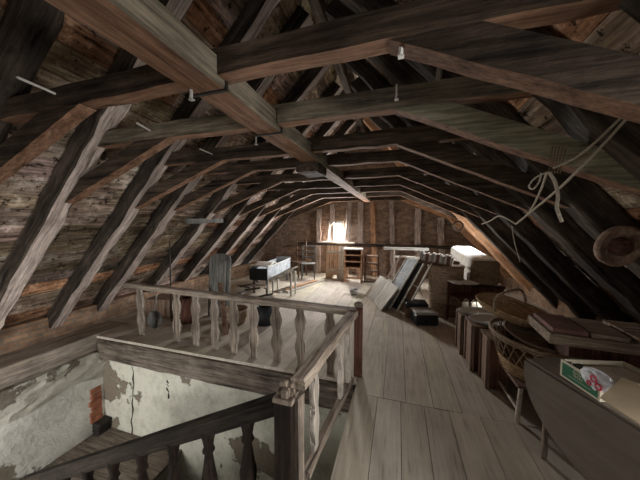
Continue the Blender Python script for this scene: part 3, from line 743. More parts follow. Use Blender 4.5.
# tray of boards beyond the carton
t0 = onX(553, 345, 1.12); 
tz = 0.755
ta = onZ(553, 344, tz); tbk = onZ(526, 322, tz)
dirL = (tbk - ta); lenL = dirL.length; angL = math.atan2(dirL.y, dirL.x) - PI / 2
ty = thing('wooden_tray', 'shallow wooden drawer-like tray full of small boards above the table', 'tray', (ta.x, ta.y, tz), 0.0)
LY = lenL; WX = 0.82; hT = 0.075
rotT = -0.10
ty.rotation_euler = (0, 0, rotT)
bm = bmesh.new(); box(bm, 0, WX, 0, 0.02, 0, hT, 0.003); link('front_board', bm, M['tray'], ty)
bm = bmesh.new(); box(bm, -0.02, 0.0, 0, LY, 0, hT, 0.003); o = link('side_board', bm, M['tray'], ty)
bm = bmesh.new(); box(bm, 0, WX, LY - 0.02, LY, 0, hT, 0.003); link('back_board', bm, M['tray'], ty)
bm = bmesh.new(); box(bm, 0, WX, 0.02, LY - 0.02, 0, 0.012); link('bottom', bm, M['tray'], ty)
bpy.context.view_layer.update()
TM = Matrix.Translation(ty.location) @ Matrix.Rotation(rotT, 4, 'Z')
for k, (x0, x1, zz, mt) in enumerate(((0.01, 0.19, 0.0, 'bookgrey'), (0.21, 0.42, 0.0, 'tray'), (0.44, 0.66, 0.0, 'tray'), (0.68, 0.80, 0.0, 'tray'), (0.005, 0.20, 0.045, 'bookred'), (0.215, 0.41, 0.04, 'tray'), (0.45, 0.65, 0.04, 'tray'))):
    bm = bmesh.new(); box(bm, x0, x1, 0.024, LY - 0.03 - 0.02 * (k % 3), 0.014 + zz + 0.0, 0.014 + zz + (0.042 if zz == 0 else 0.035) , 0.003)
    o = link('board', bm, M[mt]); o.matrix_world = TM @ Matrix.Translation((0, 0, 0.012 if zz == 0 else 0.014))
    tag(o, ['grey bottom board at the left end of the tray', 'pale bottom board second from left in the tray', 'pale bottom board third from left in the tray', 'pale bottom board at the right of the tray', 'dark red board on top at the left end of the tray', 'pale top board second from left in the tray', 'pale top board third from left in the tray'][k], 'board', 'boards in the wooden tray')
# box that carries the tray
o = B1('wooden_chest', (0.0, 0.55, 0.03, LY - 0.02, 0, tz - 0.004), M['darkred'], None, 0.006); o.location = (ta.x + 0.12, ta.y + 0.02, 0); o.rotation_euler = (0, 0, rotT)
tag(o, 'dark wooden chest beneath the tray of boards', 'chest')

# long stool and lattice wicker basket on it
sc = Vector((1.19, 2.66, 0))
stl = thing('stool', 'low wooden stool with thin legs carrying the lattice basket', 'stool', sc)
B1('seat', (-0.25, 0.22, -0.30, 0.30, 0.295, 0.32), M['crate'], stl)
for sx, sy in ((-0.21, -0.26), (-0.21, 0.22), (0.18, -0.26), (0.18, 0.26)):
    stick('leg', (sx, sy, 0.295), (sx - 0.02, sy, 0.0), 0.028, 0.028, M['bal_edge'], stl, up=(0, 1, 0))
stick('stretcher', (-0.222, -0.25, 0.09), (-0.222, 0.22, 0.09), 0.02, 0.02, M['bal_edge'], stl)
bk = thing('wicker_basket', 'deep lattice-sided wicker basket on the stool beside the crates', 'basket', (sc.x, sc.y, 0.322))
ax, ay, hB = 0.34, 0.42, 0.33
def ell(a, s, z, dx=0): return Vector((ax * s * math.cos(a) + dx, ay * s * math.sin(a), z))
def sB(z): return 0.74 + 0.26 * (z / hB)
bm = bmesh.new(); lathe(bm, [(0.73, 0.0), (0.73, 0.008)], 28, ax, ay); link('bottom', bm, M['wicker'], bk)
bm = bmesh.new()
for q in range(9):
    z = 0.008 + q * 0.013; n = 56
    tube(bm, [ell(2 * PI * k / n, sB(z) + (0.012 if (k + q) % 2 else -0.012), z) for k in range(n)], 0.0068, 5, True)
link('woven_band', bm, M['wicker'], bk)
bm = bmesh.new()
for d in (-1, 1):
    for k in range(30):
        a0 = 2 * PI * k / 30; tube(bm, [ell(a0 + d * 0.30 * t, sB(0.12 + 0.20 * t) + d * 0.008, 0.12 + 0.20 * t) for t in (0, .25, .5, .75, 1)], 0.0052, 5)
link('lattice', bm, M['wickerdark'], bk)
bm = bmesh.new(); tube(bm, [ell(2 * PI * k / 40, 1.0, hB - 0.005) for k in range(40)], 0.013, 7, True); tube(bm, [ell(2 * PI * k / 40, 1.01, hB - 0.028) for k in range(40)], 0.008, 6, True); link('rim', bm, M['wickerdark'], bk)
# flat shallow round baskets lying in it
bm = bmesh.new(); lathe(bm, [(0.05, 0.0), (0.20, 0.01), (0.27, 0.06), (0.255, 0.06), (0.19, 0.02), (0.05, 0.012)], 26); 
o = link('shallow_bowl', bm, M['wickerdark'], None, True); o.location = (sc.x + 0.02, sc.y + 0.02, 0.59); o.rotation_euler = (0.12, 0.08, 0); tag(o, 'shallow brown bowl lying inside the lattice basket', 'bowl')
# trug with hoop handle
hc_ = onZ(508, 318, 0.67)
trg = thing('wicker_trug', 'long woven trug with a tall hoop handle on top of the lattice basket', 'basket', (hc_.x + 0.03, hc_.y + 0.04, 0.69), 0.0, None, (-0.06, -0.12, PI / 2 + 0.55))
def trug(s, z, a):
    c_, s_2 = math.cos(a), math.sin(a); e = 0.75
    return Vector((0.34 * s * abs(c_) ** e * (1 if c_ > 0 else -1), 0.20 * s * abs(s_2) ** e * (1 if s_2 > 0 else -1), z))
bm = bmesh.new(); n = 40
rings = [[bm.verts.new(trug(s, z, 2 * PI * k / n)) for k in range(n)] for s, z in ((0.7, 0.0), (0.8, 0.02), (0.93, 0.06), (1.0, 0.10), (0.975, 0.10), (0.90, 0.06), (0.77, 0.026), (0.68, 0.010))]
for a_, b_ in zip(rings, rings[1:]):
    for k in range(n): bm.faces.new((a_[k], a_[(k + 1) % n], b_[(k + 1) % n], b_[k]))
bm.faces.new(rings[0][::-1]); bm.faces.new(rings[-1])
link('body', bm, M['wicker'], trg)
bm = bmesh.new()
for z, s in ((0.02, 0.81), (0.04, 0.88), (0.06, 0.94), (0.08, 0.975), (0.10, 1.0)):
    tube(bm, [trug(s + 0.01, z, 2 * PI * k / n) for k in range(n)], 0.006, 5, True)
link('woven_band', bm, M['wicker'], trg)
bm = bmesh.new(); tube(bm, [Vector((0.02 * math.sin(3 * a), 0.20 * math.cos(a), 0.07 + 0.21 * max(0, math.sin(a)) ** 0.7)) for a in [PI * k / 22 for k in range(23)]], 0.013, 8); link('handle', bm, M['wickerdark'], trg)
# three upright crates at the aisle
for k, (x, y0, y1, hz, dp, nm_) in enumerate(((0.77, 3.46, 3.72, 0.485, 0.55, 'upright wooden crate farthest along the aisle under white enamel trays'), (0.80, 3.10, 3.40, 0.50, 0.55, 'upright wooden crate in the middle of the three by the aisle'), (0.86, 2.80, 3.04, 0.49, 0.18, 'upright wooden crate nearest the camera beside the lattice basket'))):
    cr = thing('wooden_crate', nm_, 'crate', (x, y0, 0), 0.0, 'crates standing along the aisle')
    d = y1 - y0
    B1('side_panel', (0, 0.02, 0, d, 0, hz), M['crate'], cr); B1('side_panel', (dp - 0.02, dp, 0, d, 0, hz), M['crate'], cr)
    B1('front_panel', (0.02, dp - 0.02, 0, 0.015, 0, hz - 0.01), M['darkred'], cr); B1('back_panel', (0.02, dp - 0.02, d - 0.015, d, 0, hz - 0.01), M['darkred'], cr)
    B1('lid', (-0.01, dp + 0.01, -0.01, d + 0.01, hz, hz + 0.018), M['crate'], cr)
    B1('corner_batten', (-0.014, 0.0, 0.0, 0.035, 0.0, hz), M['crate'], cr); B1('corner_batten', (-0.014, 0.0, d - 0.035, d, 0.0, hz), M['crate'], cr)
def oval_tray(name, label, loc, a, b, mat):
    bm = bmesh.new(); lathe(bm, [(0.80, 0.0), (0.92, 0.012), (1.0, 0.035), (1.02, 0.035), (0.98, 0.03), (0.90, 0.02), (0.78, 0.008)], 30, a, b)
    o = link(name, bm, mat, None, True); o.location = loc; tag(o, label, 'tray'); return o
oval_tray('enamel_tray', 'white enamel tray on the farthest crate by the aisle', (1.03, 3.58, 0.504), 0.27, 0.16, M['enamel'])
oval_tray('enamel_tray', 'grey dusty tray on the middle crate by the aisle', (1.07, 3.25, 0.519), 0.27, 0.17, M['enamel'])
# wire handles on the enamel tray
bm = bmesh.new()
for dx in (0, 0.09): tube(bm, [(0.86 + dx + 0.035 * math.cos(a), 3.66, 0.545 + 0.11 * math.sin(a)) for a in [PI * k / 12 for k in range(13)]], 0.006, 6)
tag(link('wire_basket_handle', bm, M['rope']), 'pair of thin upright hoops behind the white enamel tray', 'handle')

# ---------------------------------------------------------------- middle right: hamper, books, mattress, frames
hp = thing('wicker_hamper', 'tall brown wicker hamper standing right of the leaning frames', 'hamper', (0.84, 5.05, 0), 0.15)
bm = bmesh.new(); prof = []
for k in range(40): prof.append((0.27 + 0.03 * (k / 40) + (0.006 if k % 2 else -0.004), 0.86 * k / 39))
lathe(bm, prof, 32, 1.0, 0.8); link('body', bm, M['wickerdark'], hp)
bm = bmesh.new(); lathe(bm, [(0.31, 0.86), (0.315, 0.88), (0.30, 0.90), (0.0001, 0.905)], 32, 1.0, 0.8, False); link('lid', bm, M['wickerdark'], hp)
# shallow box with books on the hamper
bp_ = onY(432, 258, 4.95)
bx = thing('book_box', 'shallow open wooden box of books on top of the hamper', 'box', (0.40, 5.15, 0.93), -0.20, None, (0.0, 0.13, -0.25))
B1('base', (0, 0.66, -0.13, 0.13, 0, 0.02), M['crate'], bx); B1('front_board', (0, 0.66, -0.145, -0.13, 0, 0.05), M['crate'], bx); B1('back_board', (0, 0.66, 0.13, 0.145, 0, 0.11), M['crate'], bx)
bpy.context.view_layer.update(); BM_ = Matrix.Translation(bx.location) @ bx.rotation_euler.to_matrix().to_4x4()
xk = 0.01
names_ = ['leftmost', 'second from left', 'third from left', 'fourth from left', 'fifth from left', 'sixth from left', 'sixth from right', 'fifth from right', 'fourth from right', 'third from right', 'second from right', 'rightmost']
for k in range(12):
    t = R.uniform(0.028, 0.048); hb_ = R.uniform(0.15, 0.20)
    bo = bpy.data.objects.new('book', None); COL.objects.link(bo); bo.matrix_world = BM_ @ Matrix.Translation((xk + t / 2, 0, 0.021)) @ Matrix.Rotation(0.0, 4, 'Y')
    tag(bo, '%s old book in the box on the hamper' % names_[k], 'book', 'old books on the hamper')
    bm = bmesh.new(); box(bm, -t / 2, -t / 2 + 0.003, -0.12, 0.11, 0, hb_); box(bm, t / 2 - 0.003, t / 2, -0.12, 0.11, 0, hb_); box(bm, -t / 2, t / 2, -0.123, -0.12, 0, hb_); link('cover', bm, M[['bookgrey', 'paper', 'bookred', 'paper'][k % 4]], bo)
    bm = bmesh.new(); box(bm, -t / 2 + 0.003, t / 2 - 0.003, -0.117, 0.105, 0.004, hb_ - 0.004); link('pages', bm, M['paper'], bo)
    xk += t + 0.006
# folded mattress on a small cabinet
mn = onY(484, 272, 5.0); mf = onY(456, 252, 6.9)
ma = math.atan2(-(mf.x - mn.x), mf.y - mn.y)
mx = thing('folded_mattress', 'big rolled white mattress with brown ticking end lying under the roof window', 'mattress', (mn.x, mn.y, mn.z - 0.235), 0, None, (math.atan2(mf.z - mn.z, (mf - mn).length), 0, ma))
def roundbox(x0, x1, y0, y1, z0, z1, r_, puff=0.0):
    bm = bmesh.new(); box(bm, x0, x1, y0, y1, z0, z1); bmesh.ops.bevel(bm, geom=bm.edges[:], offset=r_, segments=4, affect='EDGES', profile=0.6)
    bmesh.ops.subdivide_edges(bm, edges=bm.edges[:], cuts=1); rumple(bm, puff); return bm
ML = 1.5
bm = roundbox(-0.24, 0.24, 0.03, ML, 0.0, 0.22, 0.09, 0.005); link('lower_fold', bm, M['white'], mx, True)
bm = roundbox(-0.23, 0.22, 0.0, ML, 0.22, 0.46, 0.10, 0.006); link('upper_fold', bm, M['white'], mx, True)
bm = roundbox(-0.21, 0.21, -0.05, 0.03, 0.02, 0.43, 0.035, 0.006); o = link('ticking_end', bm, M['mattress_end'], mx, True); tag(o, 'brown striped ticking at the near end')
cb_ = thing('small_table', 'dark reddish small table under the rolled mattress', 'table', (mn.x - 0.03, mn.y + 0.38, 0), ma)
TH = mn.z - 0.245
B1('top', (-0.40, 0.36, -0.36, 0.36, TH - 0.035, TH), M['darkred'], cb_)
for sx, sy in ((-0.36, -0.31), (0.32, -0.31), (-0.36, 0.31), (0.32, 0.31)): B1('leg', (sx - 0.025, sx + 0.025, sy - 0.025, sy + 0.025, 0, TH - 0.035), M['darkred'], cb_)
B1('rail', (-0.33, 0.29, -0.325, -0.295, 0.10, 0.15), M['darkred'], cb_); B1('apron', (-0.33, 0.29, -0.33, -0.30, TH - 0.22, TH - 0.035), M['darkred'], cb_)
pw = onZ(463, 279, 0.70)
bm = bmesh.new(); bmesh.ops.create_grid(bm, x_segments=8, y_segments=5, size=0.5)
for v in bm.verts: v.co = Vector((v.co.x * 0.40, v.co.y * 0.26, R.uniform(0, 0.012) + 0.02 * abs(v.co.x)))
r = bmesh.ops.extrude_face_region(bm, geom=bm.faces[:]); 
for v in [g for g in r['geom'] if isinstance(g, bmesh.types.BMVert)]: v.co.z += 0.012
dk = thing('dark_chair', 'dark red wooden chair standing between hamper and crates', 'chair', (1.07, 4.62, 0), 0.3)
B1('seat', (-0.2, 0.2, -0.2, 0.2, 0.42, 0.45), M['darkred'], dk)
for sx in (-0.18, 0.18):
    for sy in (-0.18, 0.18): stick('leg', (sx, sy, 0.42), (sx * 1.08, sy * 1.08, 0), 0.032, 0.032, M['darkred'], dk, up=(0, 1, 0))
B1('stretcher', (-0.17, 0.17, -0.19, -0.17, 0.18, 0.20), M['darkred'], dk); B1('back_rest', (-0.2, 0.2, 0.18, 0.2, 0.45, 0.66), M['darkred'], dk)
o = link('white_cloth', bm, M['white']); o.location = (1.02, 4.62, 0.665); o.rotation_euler = (0, 0, 0.2); tag(o, 'crumpled white cloth over the dark red chair', 'cloth')
# black cases by the hamper foot
cs = thing('suitcase', 'old black case with a pale lid at the foot of the hamper', 'suitcase', (0.30, 4.28, 0), 0.25)
bm = bmesh.new(); box(bm, 0, 0.36, 0.0, 0.30, 0.0, 0.17, 0.02); link('body', bm, M['black'], cs)
bm = bmesh.new(); box(bm, -0.005, 0.365, -0.005, 0.305, 0.172, 0.215, 0.018); link('lid', bm, M['bookgrey'], cs)
bm = bmesh.new(); tube(bm, [(0.12, -0.005, 0.10), (0.13, -0.03, 0.085), (0.22, -0.03, 0.085), (0.23, -0.005, 0.10)], 0.006, 6); link('handle', bm, M['iron'], cs)
cs2 = thing('suitcase', 'brown case with black lid between the leaning frames and the hamper', 'suitcase', (0.16, 4.60, 0), 0.1)
bm = bmesh.new(); box(bm, 0, 0.36, 0.0, 0.28, 0.0, 0.18, 0.015); link('body', bm, M['bookbrown'], cs2)
bm = bmesh.new(); box(bm, -0.004, 0.364, -0.004, 0.284, 0.182, 0.27, 0.015); link('lid', bm, M['black'], cs2)

# leaning frames and slatted panel
def frame(name, label, p_bot, p_top, wdir, W_, mat, panes, fill=None, group=None):
    """rectangular frame leaning from p_bot to p_top; local X across, local Z up the lean"""
    pb, pt = Vector(p_bot), Vector(p_top); z = (pt - pb).normalized(); x = Vector(wdir).normalized(); y = z.cross(x).normalized(); x = y.cross(z)
    t = thing(name, label, 'frame', pb, 0, group); Mx = Matrix(((x.x, y.x, z.x), (x.y, y.y, z.y), (x.z, y.z, z.z))); t.rotation_euler = Mx.to_euler()
    H_ = (pt - pb).length; s = 0.035
    B1('stile', (0, s, -0.014, 0.014, 0, H_), mat, t); B1('stile', (W_ - s, W_, -0.014, 0.014, 0, H_), mat, t)
    B1('rail', (s, W_ - s, -0.014, 0.014, 0, s), mat, t); B1('rail', (s, W_ - s, -0.014, 0.014, H_ - s, H_), mat, t)
    for k in range(1, panes): B1('muntin', (s, W_ - s, -0.010, 0.010, H_ * k / panes - 0.01, H_ * k / panes + 0.01), mat, t)
    if fill: B1('panel', (s, W_ - s, -0.004, 0.004, s, H_ - s), fill, t, 0.0)
    return t
# they lean to the right against the hamper
wd_ = (0.45, -0.9, 0.0)
frame('window_frame', 'pale empty window frame leaning foremost against the hamper', (-0.08, 5.14, 0.0), (0.42, 5.40, 0.98), wd_, 0.48, M['pale'], 2, M['bookbrown'], 'frames leaning on the hamper')
frame('window_frame', 'narrow black-panelled frame leaning second against the hamper', (-0.20, 5.26, 0.0), (0.32, 5.54, 0.97), wd_, 0.46, M['pale'], 1, M['black'], 'frames leaning on the hamper')
frame('window_frame', 'grey-glazed frame with crossbars leaning behind the black one', (-0.34, 5.38, 0.0), (0.20, 5.68, 0.95), wd_, 0.46, M['pale'], 3, M['blue'], 'frames leaning on the hamper')
frame('window_frame', 'open frame at the far side of the leaning stack of frames', (-0.48, 5.66, 0.0), (0.06, 5.98, 0.93), wd_, 0.44, M['crate'], 2, None, 'frames leaning on the hamper')
pb = onZ(366, 294, 0.0); pr_ = onZ(381, 311, 0.0); pt = onZ(382, 279, 0.40)
z = (pt - pb).normalized(); x = (pr_ - pb).normalized(); y = z.cross(x).normalized(); z = x.cross(y); SPW = (pr_ - pb).length; SPH = (pt - pb).length
sp = thing('slatted_panel', 'pale grey boarded panel leaning low against the frames', 'panel', pb); sp.rotation_euler = Matrix(((x.x, y.x, z.x), (x.y, y.y, z.y), (x.z, y.z, z.z))).to_euler()
for k in range(4): B1('slat', (k * SPW / 4, k * SPW / 4 + SPW / 4 - 0.008, -0.012, 0.012, 0, SPH), M['palez'], sp)
B1('batten', (0.02, SPW - 0.02, 0.013, 0.03, 0.10, 0.15), M['pale'], sp)
# straw wreath on it
bm = bmesh.new(); tube(bm, [(0.07 * math.cos(a), 0.06 * math.sin(a), 0.01 * math.sin(5 * a)) for a in [2 * PI * k / 24 for k in range(24)]], [0.018 + R.uniform(-0.005, 0.006) for _ in range(24)], 7, True)
o = link('straw_wreath', bm, M['gold']); o.location = onZ(392, 296, 0.22); o.rotation_euler = (-0.7, 0.5, 0); tag(o, 'small golden straw wreath on the pale leaning panel', 'wreath')

# ---------------------------------------------------------------- far end
cab = thing('open_cabinet', 'small open orange wooden cabinet with shelves near the far gable', 'cabinet', (-1.46, 7.1, 0), 0.02)
W_, D_, H_ = 0.50, 0.34, 0.93
B1('side_panel', (0, 0.025, 0, D_, 0, H_), M['orange'], cab); B1('side_panel', (W_ - 0.025, W_, 0, D_, 0, H_), M['orange'], cab)
B1('back_panel', (0.025, W_ - 0.025, D_ - 0.015, D_, 0.40, H_), M['darkred'], cab)
B1('top', (-0.02, W_ + 0.02, -0.015, D_, H_, H_ + 0.03), M['pale'], cab)
for z in (0.40, 0.58, 0.76): B1('shelf', (0.025, W_ - 0.025, 0.0, D_ - 0.015, z, z + 0.025), M['orange'], cab)
B1('bottom_rail', (0.025, W_ - 0.025, 0.0, 0.03, 0.10, 0.16), M['orange'], cab); B1('inner_stile', (0.05, 0.12, 0.0, 0.03, 0.16, 0.40), M['orange'], cab); B1('inner_stile', (W_ - 0.12, W_ - 0.05, 0.0, 0.03, 0.16, 0.40), M['orange'], cab)
lp = thing('leaning_door', 'pale orange boarded door with an arched foot leaning under the window', 'door', (-2.12, 7.55, 0), 0.0, None, (-0.13, 0, 0))
for k, mt in enumerate(('orange_lit', 'orange_lit', 'palez')):
    x0 = k * 0.20; bm = bmesh.new()
    lowz = [0.0, 0.10, 0.0][k]; prism(bm, [(x0, 0), (x0 + 0.02, 0), (x0 + 0.05, lowz), (x0 + 0.14, lowz), (x0 + 0.17, 0), (x0 + 0.195, 0), (x0 + 0.195, 1.0 - 0.02 * k), (x0 + 0.0, 1.0)], -0.012, 0.012, 'Y')
    link('plank', bm, M[mt], lp)
B1('batten', (0.02, 0.57, -0.03, -0.013, 0.22, 0.28), M['pale'], lp); B1('batten', (0.02, 0.57, -0.03, -0.013, 0.76, 0.82), M['pale'], lp)
# sill box under the window
o = timber('plank', (-2.5, 8.02, 1.08), (-1.3, 8.02, 1.06), 0.03, 0.06, M['pale'], wob=0.003); tag(o, 'pale plank fixed below the small gable window', 'plank')
# dark shelf right of cabinet
sh_ = thing('dark_shelf', 'dark low shelf unit just right of the orange cabinet', 'shelf', (-0.90, 7.2, 0))
B1('side_panel', (0, 0.02, 0, 0.3, 0, 0.8), M['darkred'], sh_); B1('side_panel', (0.38, 0.40, 0, 0.3, 0, 0.8), M['darkred'], sh_)
for z in (0.05, 0.3, 0.52, 0.74): B1('shelf', (0.02, 0.38, 0, 0.3, z, z + 0.02), M['crate'], sh_)
# sawhorse
sw = thing('sawhorse', 'pale sawhorse standing behind the leaning frames', 'sawhorse', (-0.20, 6.9, 0), -0.05)
B1('beam', (-0.15, 0.95, -0.04, 0.04, 0.98, 1.05), M['pale'], sw)
for sx, sy in ((0.12, -1), (0.12, 1), (0.75, -1), (0.75, 1)): stick('leg', (sx, 0.03 * sy, 0.98), (sx, 0.26 * sy, 0), 0.05, 0.035, M['bal'], sw, up=(1, 0, 0))
B1('stretcher', (0.14, 0.73, -0.02, 0.02, 0.78, 0.83), M['pale'], sw)
# ladder-back chairs at the far left
def chair(loc, rz, label, mat, hb_=1.0):
    t = thing('ladder_back_chair', label, 'chair', loc, rz, 'old chairs at the far left')
    for sx in (-0.19, 0.19):
        stick('leg', (sx, -0.18, 0.44), (sx, -0.2, 0), 0.035, 0.035, mat, t, up=(0, 1, 0)); stick('leg', (sx, 0.19, hb_), (sx, 0.2, 0), 0.035, 0.035, mat, t, up=(0, 1, 0))
    B1('seat', (-0.21, 0.21, -0.2, 0.17, 0.44, 0.47), mat, t)
    for z in (0.6, 0.78, 0.94): B1('slat', (-0.17, 0.17, 0.175, 0.195, z, z + 0.05), mat, t)
    B1('stretcher', (-0.18, 0.18, -0.2, -0.18, 0.2, 0.23), mat, t)
chair((-2.62, 7.35, 0), 0.3, 'grey ladder-back chair standing left of the leaning door', M['greywood'])
chair((-3.05, 7.55, 0), -0.3, 'dark ladder-back chair in the far left corner', M['crate'], 1.15)
# planks on the floor
for k, (x0, y0, x1, y1, z) in enumerate(((-2.55, 5.55, -2.1, 7.0, 0.02), (-2.72, 5.50, -2.25, 7.0, 0.02), (-2.62, 5.60, -2.2, 6.8, 0.062))):
    o = timber('plank', (x0, y0, z), (x1, y1, z), 0.12, 0.035, M['orange' if k == 2 else 'pale'], wob=0.001, ch=0.004)
    tag(o, ['pale plank on the floor nearest the aisle, in the pile by the bench', 'pale plank on the floor on the bench side of the pile', 'orange plank lying on top of the two floor planks'][k], 'plank', 'planks on the floor')
bm = bmesh.new(); lathe(bm, [(0.07, 0.0), (0.10, 0.04), (0.105, 0.10), (0.095, 0.13), (0.085, 0.13), (0.09, 0.09), (0.08, 0.03), (0.001, 0.02)], 20, closed=False)
o = link('clay_pot', bm, M['bookgrey'], None, True); o.location = (-0.95, 5.85, 0.003); tag(o, 'small round grey pot alone on the floorboards', 'pot')

# bench, trough and trunk on the left
b0, b1 = onZ(272, 294, 0), onZ(291.5, 296.5, 0); LB = (b1 - b0).length
bn = thing('bench', 'narrow pale slanting bench frame in front of the grey trough', 'bench', b0, math.atan2((b1 - b0).y, (b1 - b0).x))
z0_, z1_ = 0.36, 0.60; sl_ = (z1_ - z0_) / LB
for yy, dz_, hh_ in ((-0.02, 0.0, 0.09), (0.05, 0.03, 0.025), (0.15, 0.03, 0.025)):
    bm = bmesh.new(); prism(bm, [(-0.06, z0_ - 0.03 + dz_ - hh_ / 2), (LB + 0.05, z1_ + 0.03 + dz_ - hh_ / 2), (LB + 0.05, z1_ + 0.03 + dz_ + hh_ / 2), (-0.06, z0_ - 0.03 + dz_ + hh_ / 2)], yy, yy + (0.02 if hh_ > 0.05 else 0.08), 'Y')
    link('slat', bm, M['pale'], bn)
for sx, zt_ in ((0.0, z0_), (LB - 0.04, z1_)):
    for sy in (0.0, 0.20): B1('leg', (sx, sx + 0.04, sy, sy + 0.035, 0, zt_ - 0.05), M['palez'], bn)
bm = bmesh.new(); prism(bm, [(0.02, 0.02), (LB - 0.03, 0.20), (LB - 0.03, 0.25), (0.02, 0.07)], -0.012, 0.0, 'Y'); link('stretcher', bm, M['pale'], bn)
t0_, t1_ = onZ(266, 268, 0.63), onZ(289, 258.5, 0.63); dT_ = t1_ - t0_
tg = thing('feed_trough', 'grey-blue open wooden trough with a black end behind the bench', 'trough', (t0_.x, t0_.y, 0.0)); tg.rotation_euler = (0, 0, math.atan2(dT_.y, dT_.x)); tg.scale = (dT_.length / 1.5, 0.95, 0.85)
def TB(n, d, m): return B1(n, d, m, tg)
TB('side_board', (0, 1.5, -0.04, -0.015, 0.42, 0.74), M['blue']); TB('side_board', (0, 1.5, 0.40, 0.425, 0.42, 0.74), M['blue']); TB('end_board', (-0.02, 0.0, -0.04, 0.425, 0.40, 0.72), M['black']); TB('end_board', (1.5, 1.52, -0.04, 0.425, 0.40, 0.80), M['blue']); TB('bottom', (0, 1.5, -0.015, 0.40, 0.42, 0.445), M['black'])
TB('top_rim', (0, 1.5, -0.05, -0.01, 0.742, 0.765), M['enamel'])
for sx in (0.06, 1.38):
    for sy in (0.0, 0.34): TB('leg', (sx, sx + 0.05, sy, sy + 0.05, 0, 0.42), M['greywood'])
bm = bmesh.new(); bmesh.ops.create_grid(bm, x_segments=9, y_segments=7, size=0.5)
for v in bm.verts: v.co = Vector((v.co.x * 0.62, v.co.y * 0.46, R.uniform(0, 0.012) + 0.03 * math.sin(v.co.x * 7)))
r = bmesh.ops.extrude_face_region(bm, geom=bm.faces[:])
for v in [g for g in r['geom'] if isinstance(g, bmesh.types.BMVert)]: v.co.z += 0.02
o = link('white_cover', bm, M['white'], None, True); bpy.context.view_layer.update()
o.matrix_world = Matrix.Translation(tg.location) @ Matrix.Rotation(tg.rotation_euler.z, 4, 'Z') @ Matrix.Translation((0.32, 0.20, 0.655)); tag(o, 'white cover sheet lying over the near end of the trough', 'cloth')
for k, (x, y, a, nm_) in enumerate(((-3.15, 5.0, 0.3, 'tangle of short firewood branches left of the bench'), )):
    for q in range(9):
        x0, y0 = x + R.uniform(-0.3, 0.3), y + R.uniform(-0.2, 0.2); an = R.uniform(0, PI)
        o = timber('firewood_stick', (x0, y0, 0.03 + 0.035 * q), (x0 + 0.35 * math.cos(an), y0 + 0.35 * math.sin(an), 0.05 + 0.035 * q), 0.045, 0.04, M[['rafter', 'rafter_light', 'greywood'][q % 3]], wob=0.004)
        tag(o, '%s piece of firewood, %s in the heap left of the bench' % (['dark rough', 'pale stripped', 'grey'][q % 3], ['lowest', 'second from the bottom', 'third from the bottom', 'fourth from the bottom', 'middle one', 'fourth from the top', 'third from the top', 'second from the top', 'topmost'][q]), 'firewood', 'firewood heap behind the railing')
# grey round-topped board
bm = bmesh.new(); pts = [(-0.20, 0), (0.20, 0), (0.20, 1.02)] + [(0.20 * math.cos(a), 1.02 + 0.09 * math.sin(a)) for a in [PI * k / 10 for k in range(1, 10)]] + [(-0.20, 1.02)]
prism(bm, pts, -0.015, 0.015, 'Y')
gv = thing('round_topped_board', 'grey board with a rounded top leaning behind the far railing', 'board', (-3.04, 3.75, 0.0), 0.0, None, (-0.10, 0, 0.15)); link('panel', bm, M['greywood'], gv)
bm = bmesh.new(); prism(bm, [(-0.005, 0), (0.145, 0), (0.145, 0.98), (-0.005, 0.98)], -0.03, -0.016, 'Y'); o = link('lighter_panel', bm, M['greywood'], gv)
# things just behind the railing on the left
pn_ = thing('long_handled_pan', 'round long-handled pan propped upright behind the left end of the railing', 'pan', (-3.60, 2.98, 0.0), 0.2, None, (-0.12, 0, 0.1))
bm = bmesh.new(); lathe(bm, [(0.02, 0.0), (0.10, 0.004), (0.13, 0.02), (0.135, 0.035), (0.128, 0.03), (0.09, 0.015), (0.02, 0.012)], 24); 
for v in bm.verts: v.co = Vector((v.co.x, -v.co.z, v.co.y + 0.15))
link('bowl', bm, M['greywood'], pn_, True)
bm = bmesh.new(); tube(bm, [(0, -0.03, 0.27), (0, -0.02, 0.5), (0, -0.01, 0.74)], 0.010, 7); link('handle', bm, M['bright_iron'], pn_)
bm = bmesh.new(); prof = [(0.13, 0.0), (0.15, 0.08), (0.165, 0.2), (0.15, 0.34), (0.13, 0.42), (0.12, 0.42), (0.14, 0.3), (0.12, 0.02)]
lathe(bm, prof, 20); kg = link('wooden_keg', bm, M['darkred'], None, True); kg.location = (-3.35, 3.35, 0.003); tag(kg, 'dark open wooden keg behind the railing near its left end', 'keg')
bm = bmesh.new(); lathe(bm, [(0.15, 0.0), (0.19, 0.10), (0.21, 0.24), (0.195, 0.24), (0.17, 0.08), (0.02, 0.02)], 22); bk2 = link('round_basket', bm, M['wickerdark'], None, True); bk2.location = (-2.55, 3.55, 0.003); tag(bk2, 'round brown basket on the floor behind the middle balusters', 'basket')
bm = bmesh.new(); lathe(bm, [(0.12, 0.0), (0.14, 0.3), (0.13, 0.3), (0.11, 0.02)], 20); bk3 = link('bucket', bm, M['black'], None, True); bk3.location = (-2.05, 3.65, 0.003); tag(bk3, 'black bucket on the floor behind the railing', 'bucket')
o = timber('leaning_stick', (-2.85, 3.02, 0.03), (-3.12, 3.25, 0.62), 0.03, 0.02, M['rafter_light'], wob=0.002); tag(o, 'thin pale stick leaning behind the second baluster', 'stick')
o = timber('leaning_plank', (-2.35, 3.05, 0.03), (-2.75, 3.45, 0.68), 0.08, 0.02, M['crate'], wob=0.002); tag(o, 'brown plank leaning behind the fourth baluster', 'plank')
o = timber('iron_rod', (-3.63, 3.3, 0.0), (-3.63, 3.32, 1.35), 0.018, 0.018, M['iron'], up=(1, 0, 0), wob=0.001, ch=0.004); tag(o, 'thin dark rod standing upright behind the left end of the railing', 'rod')
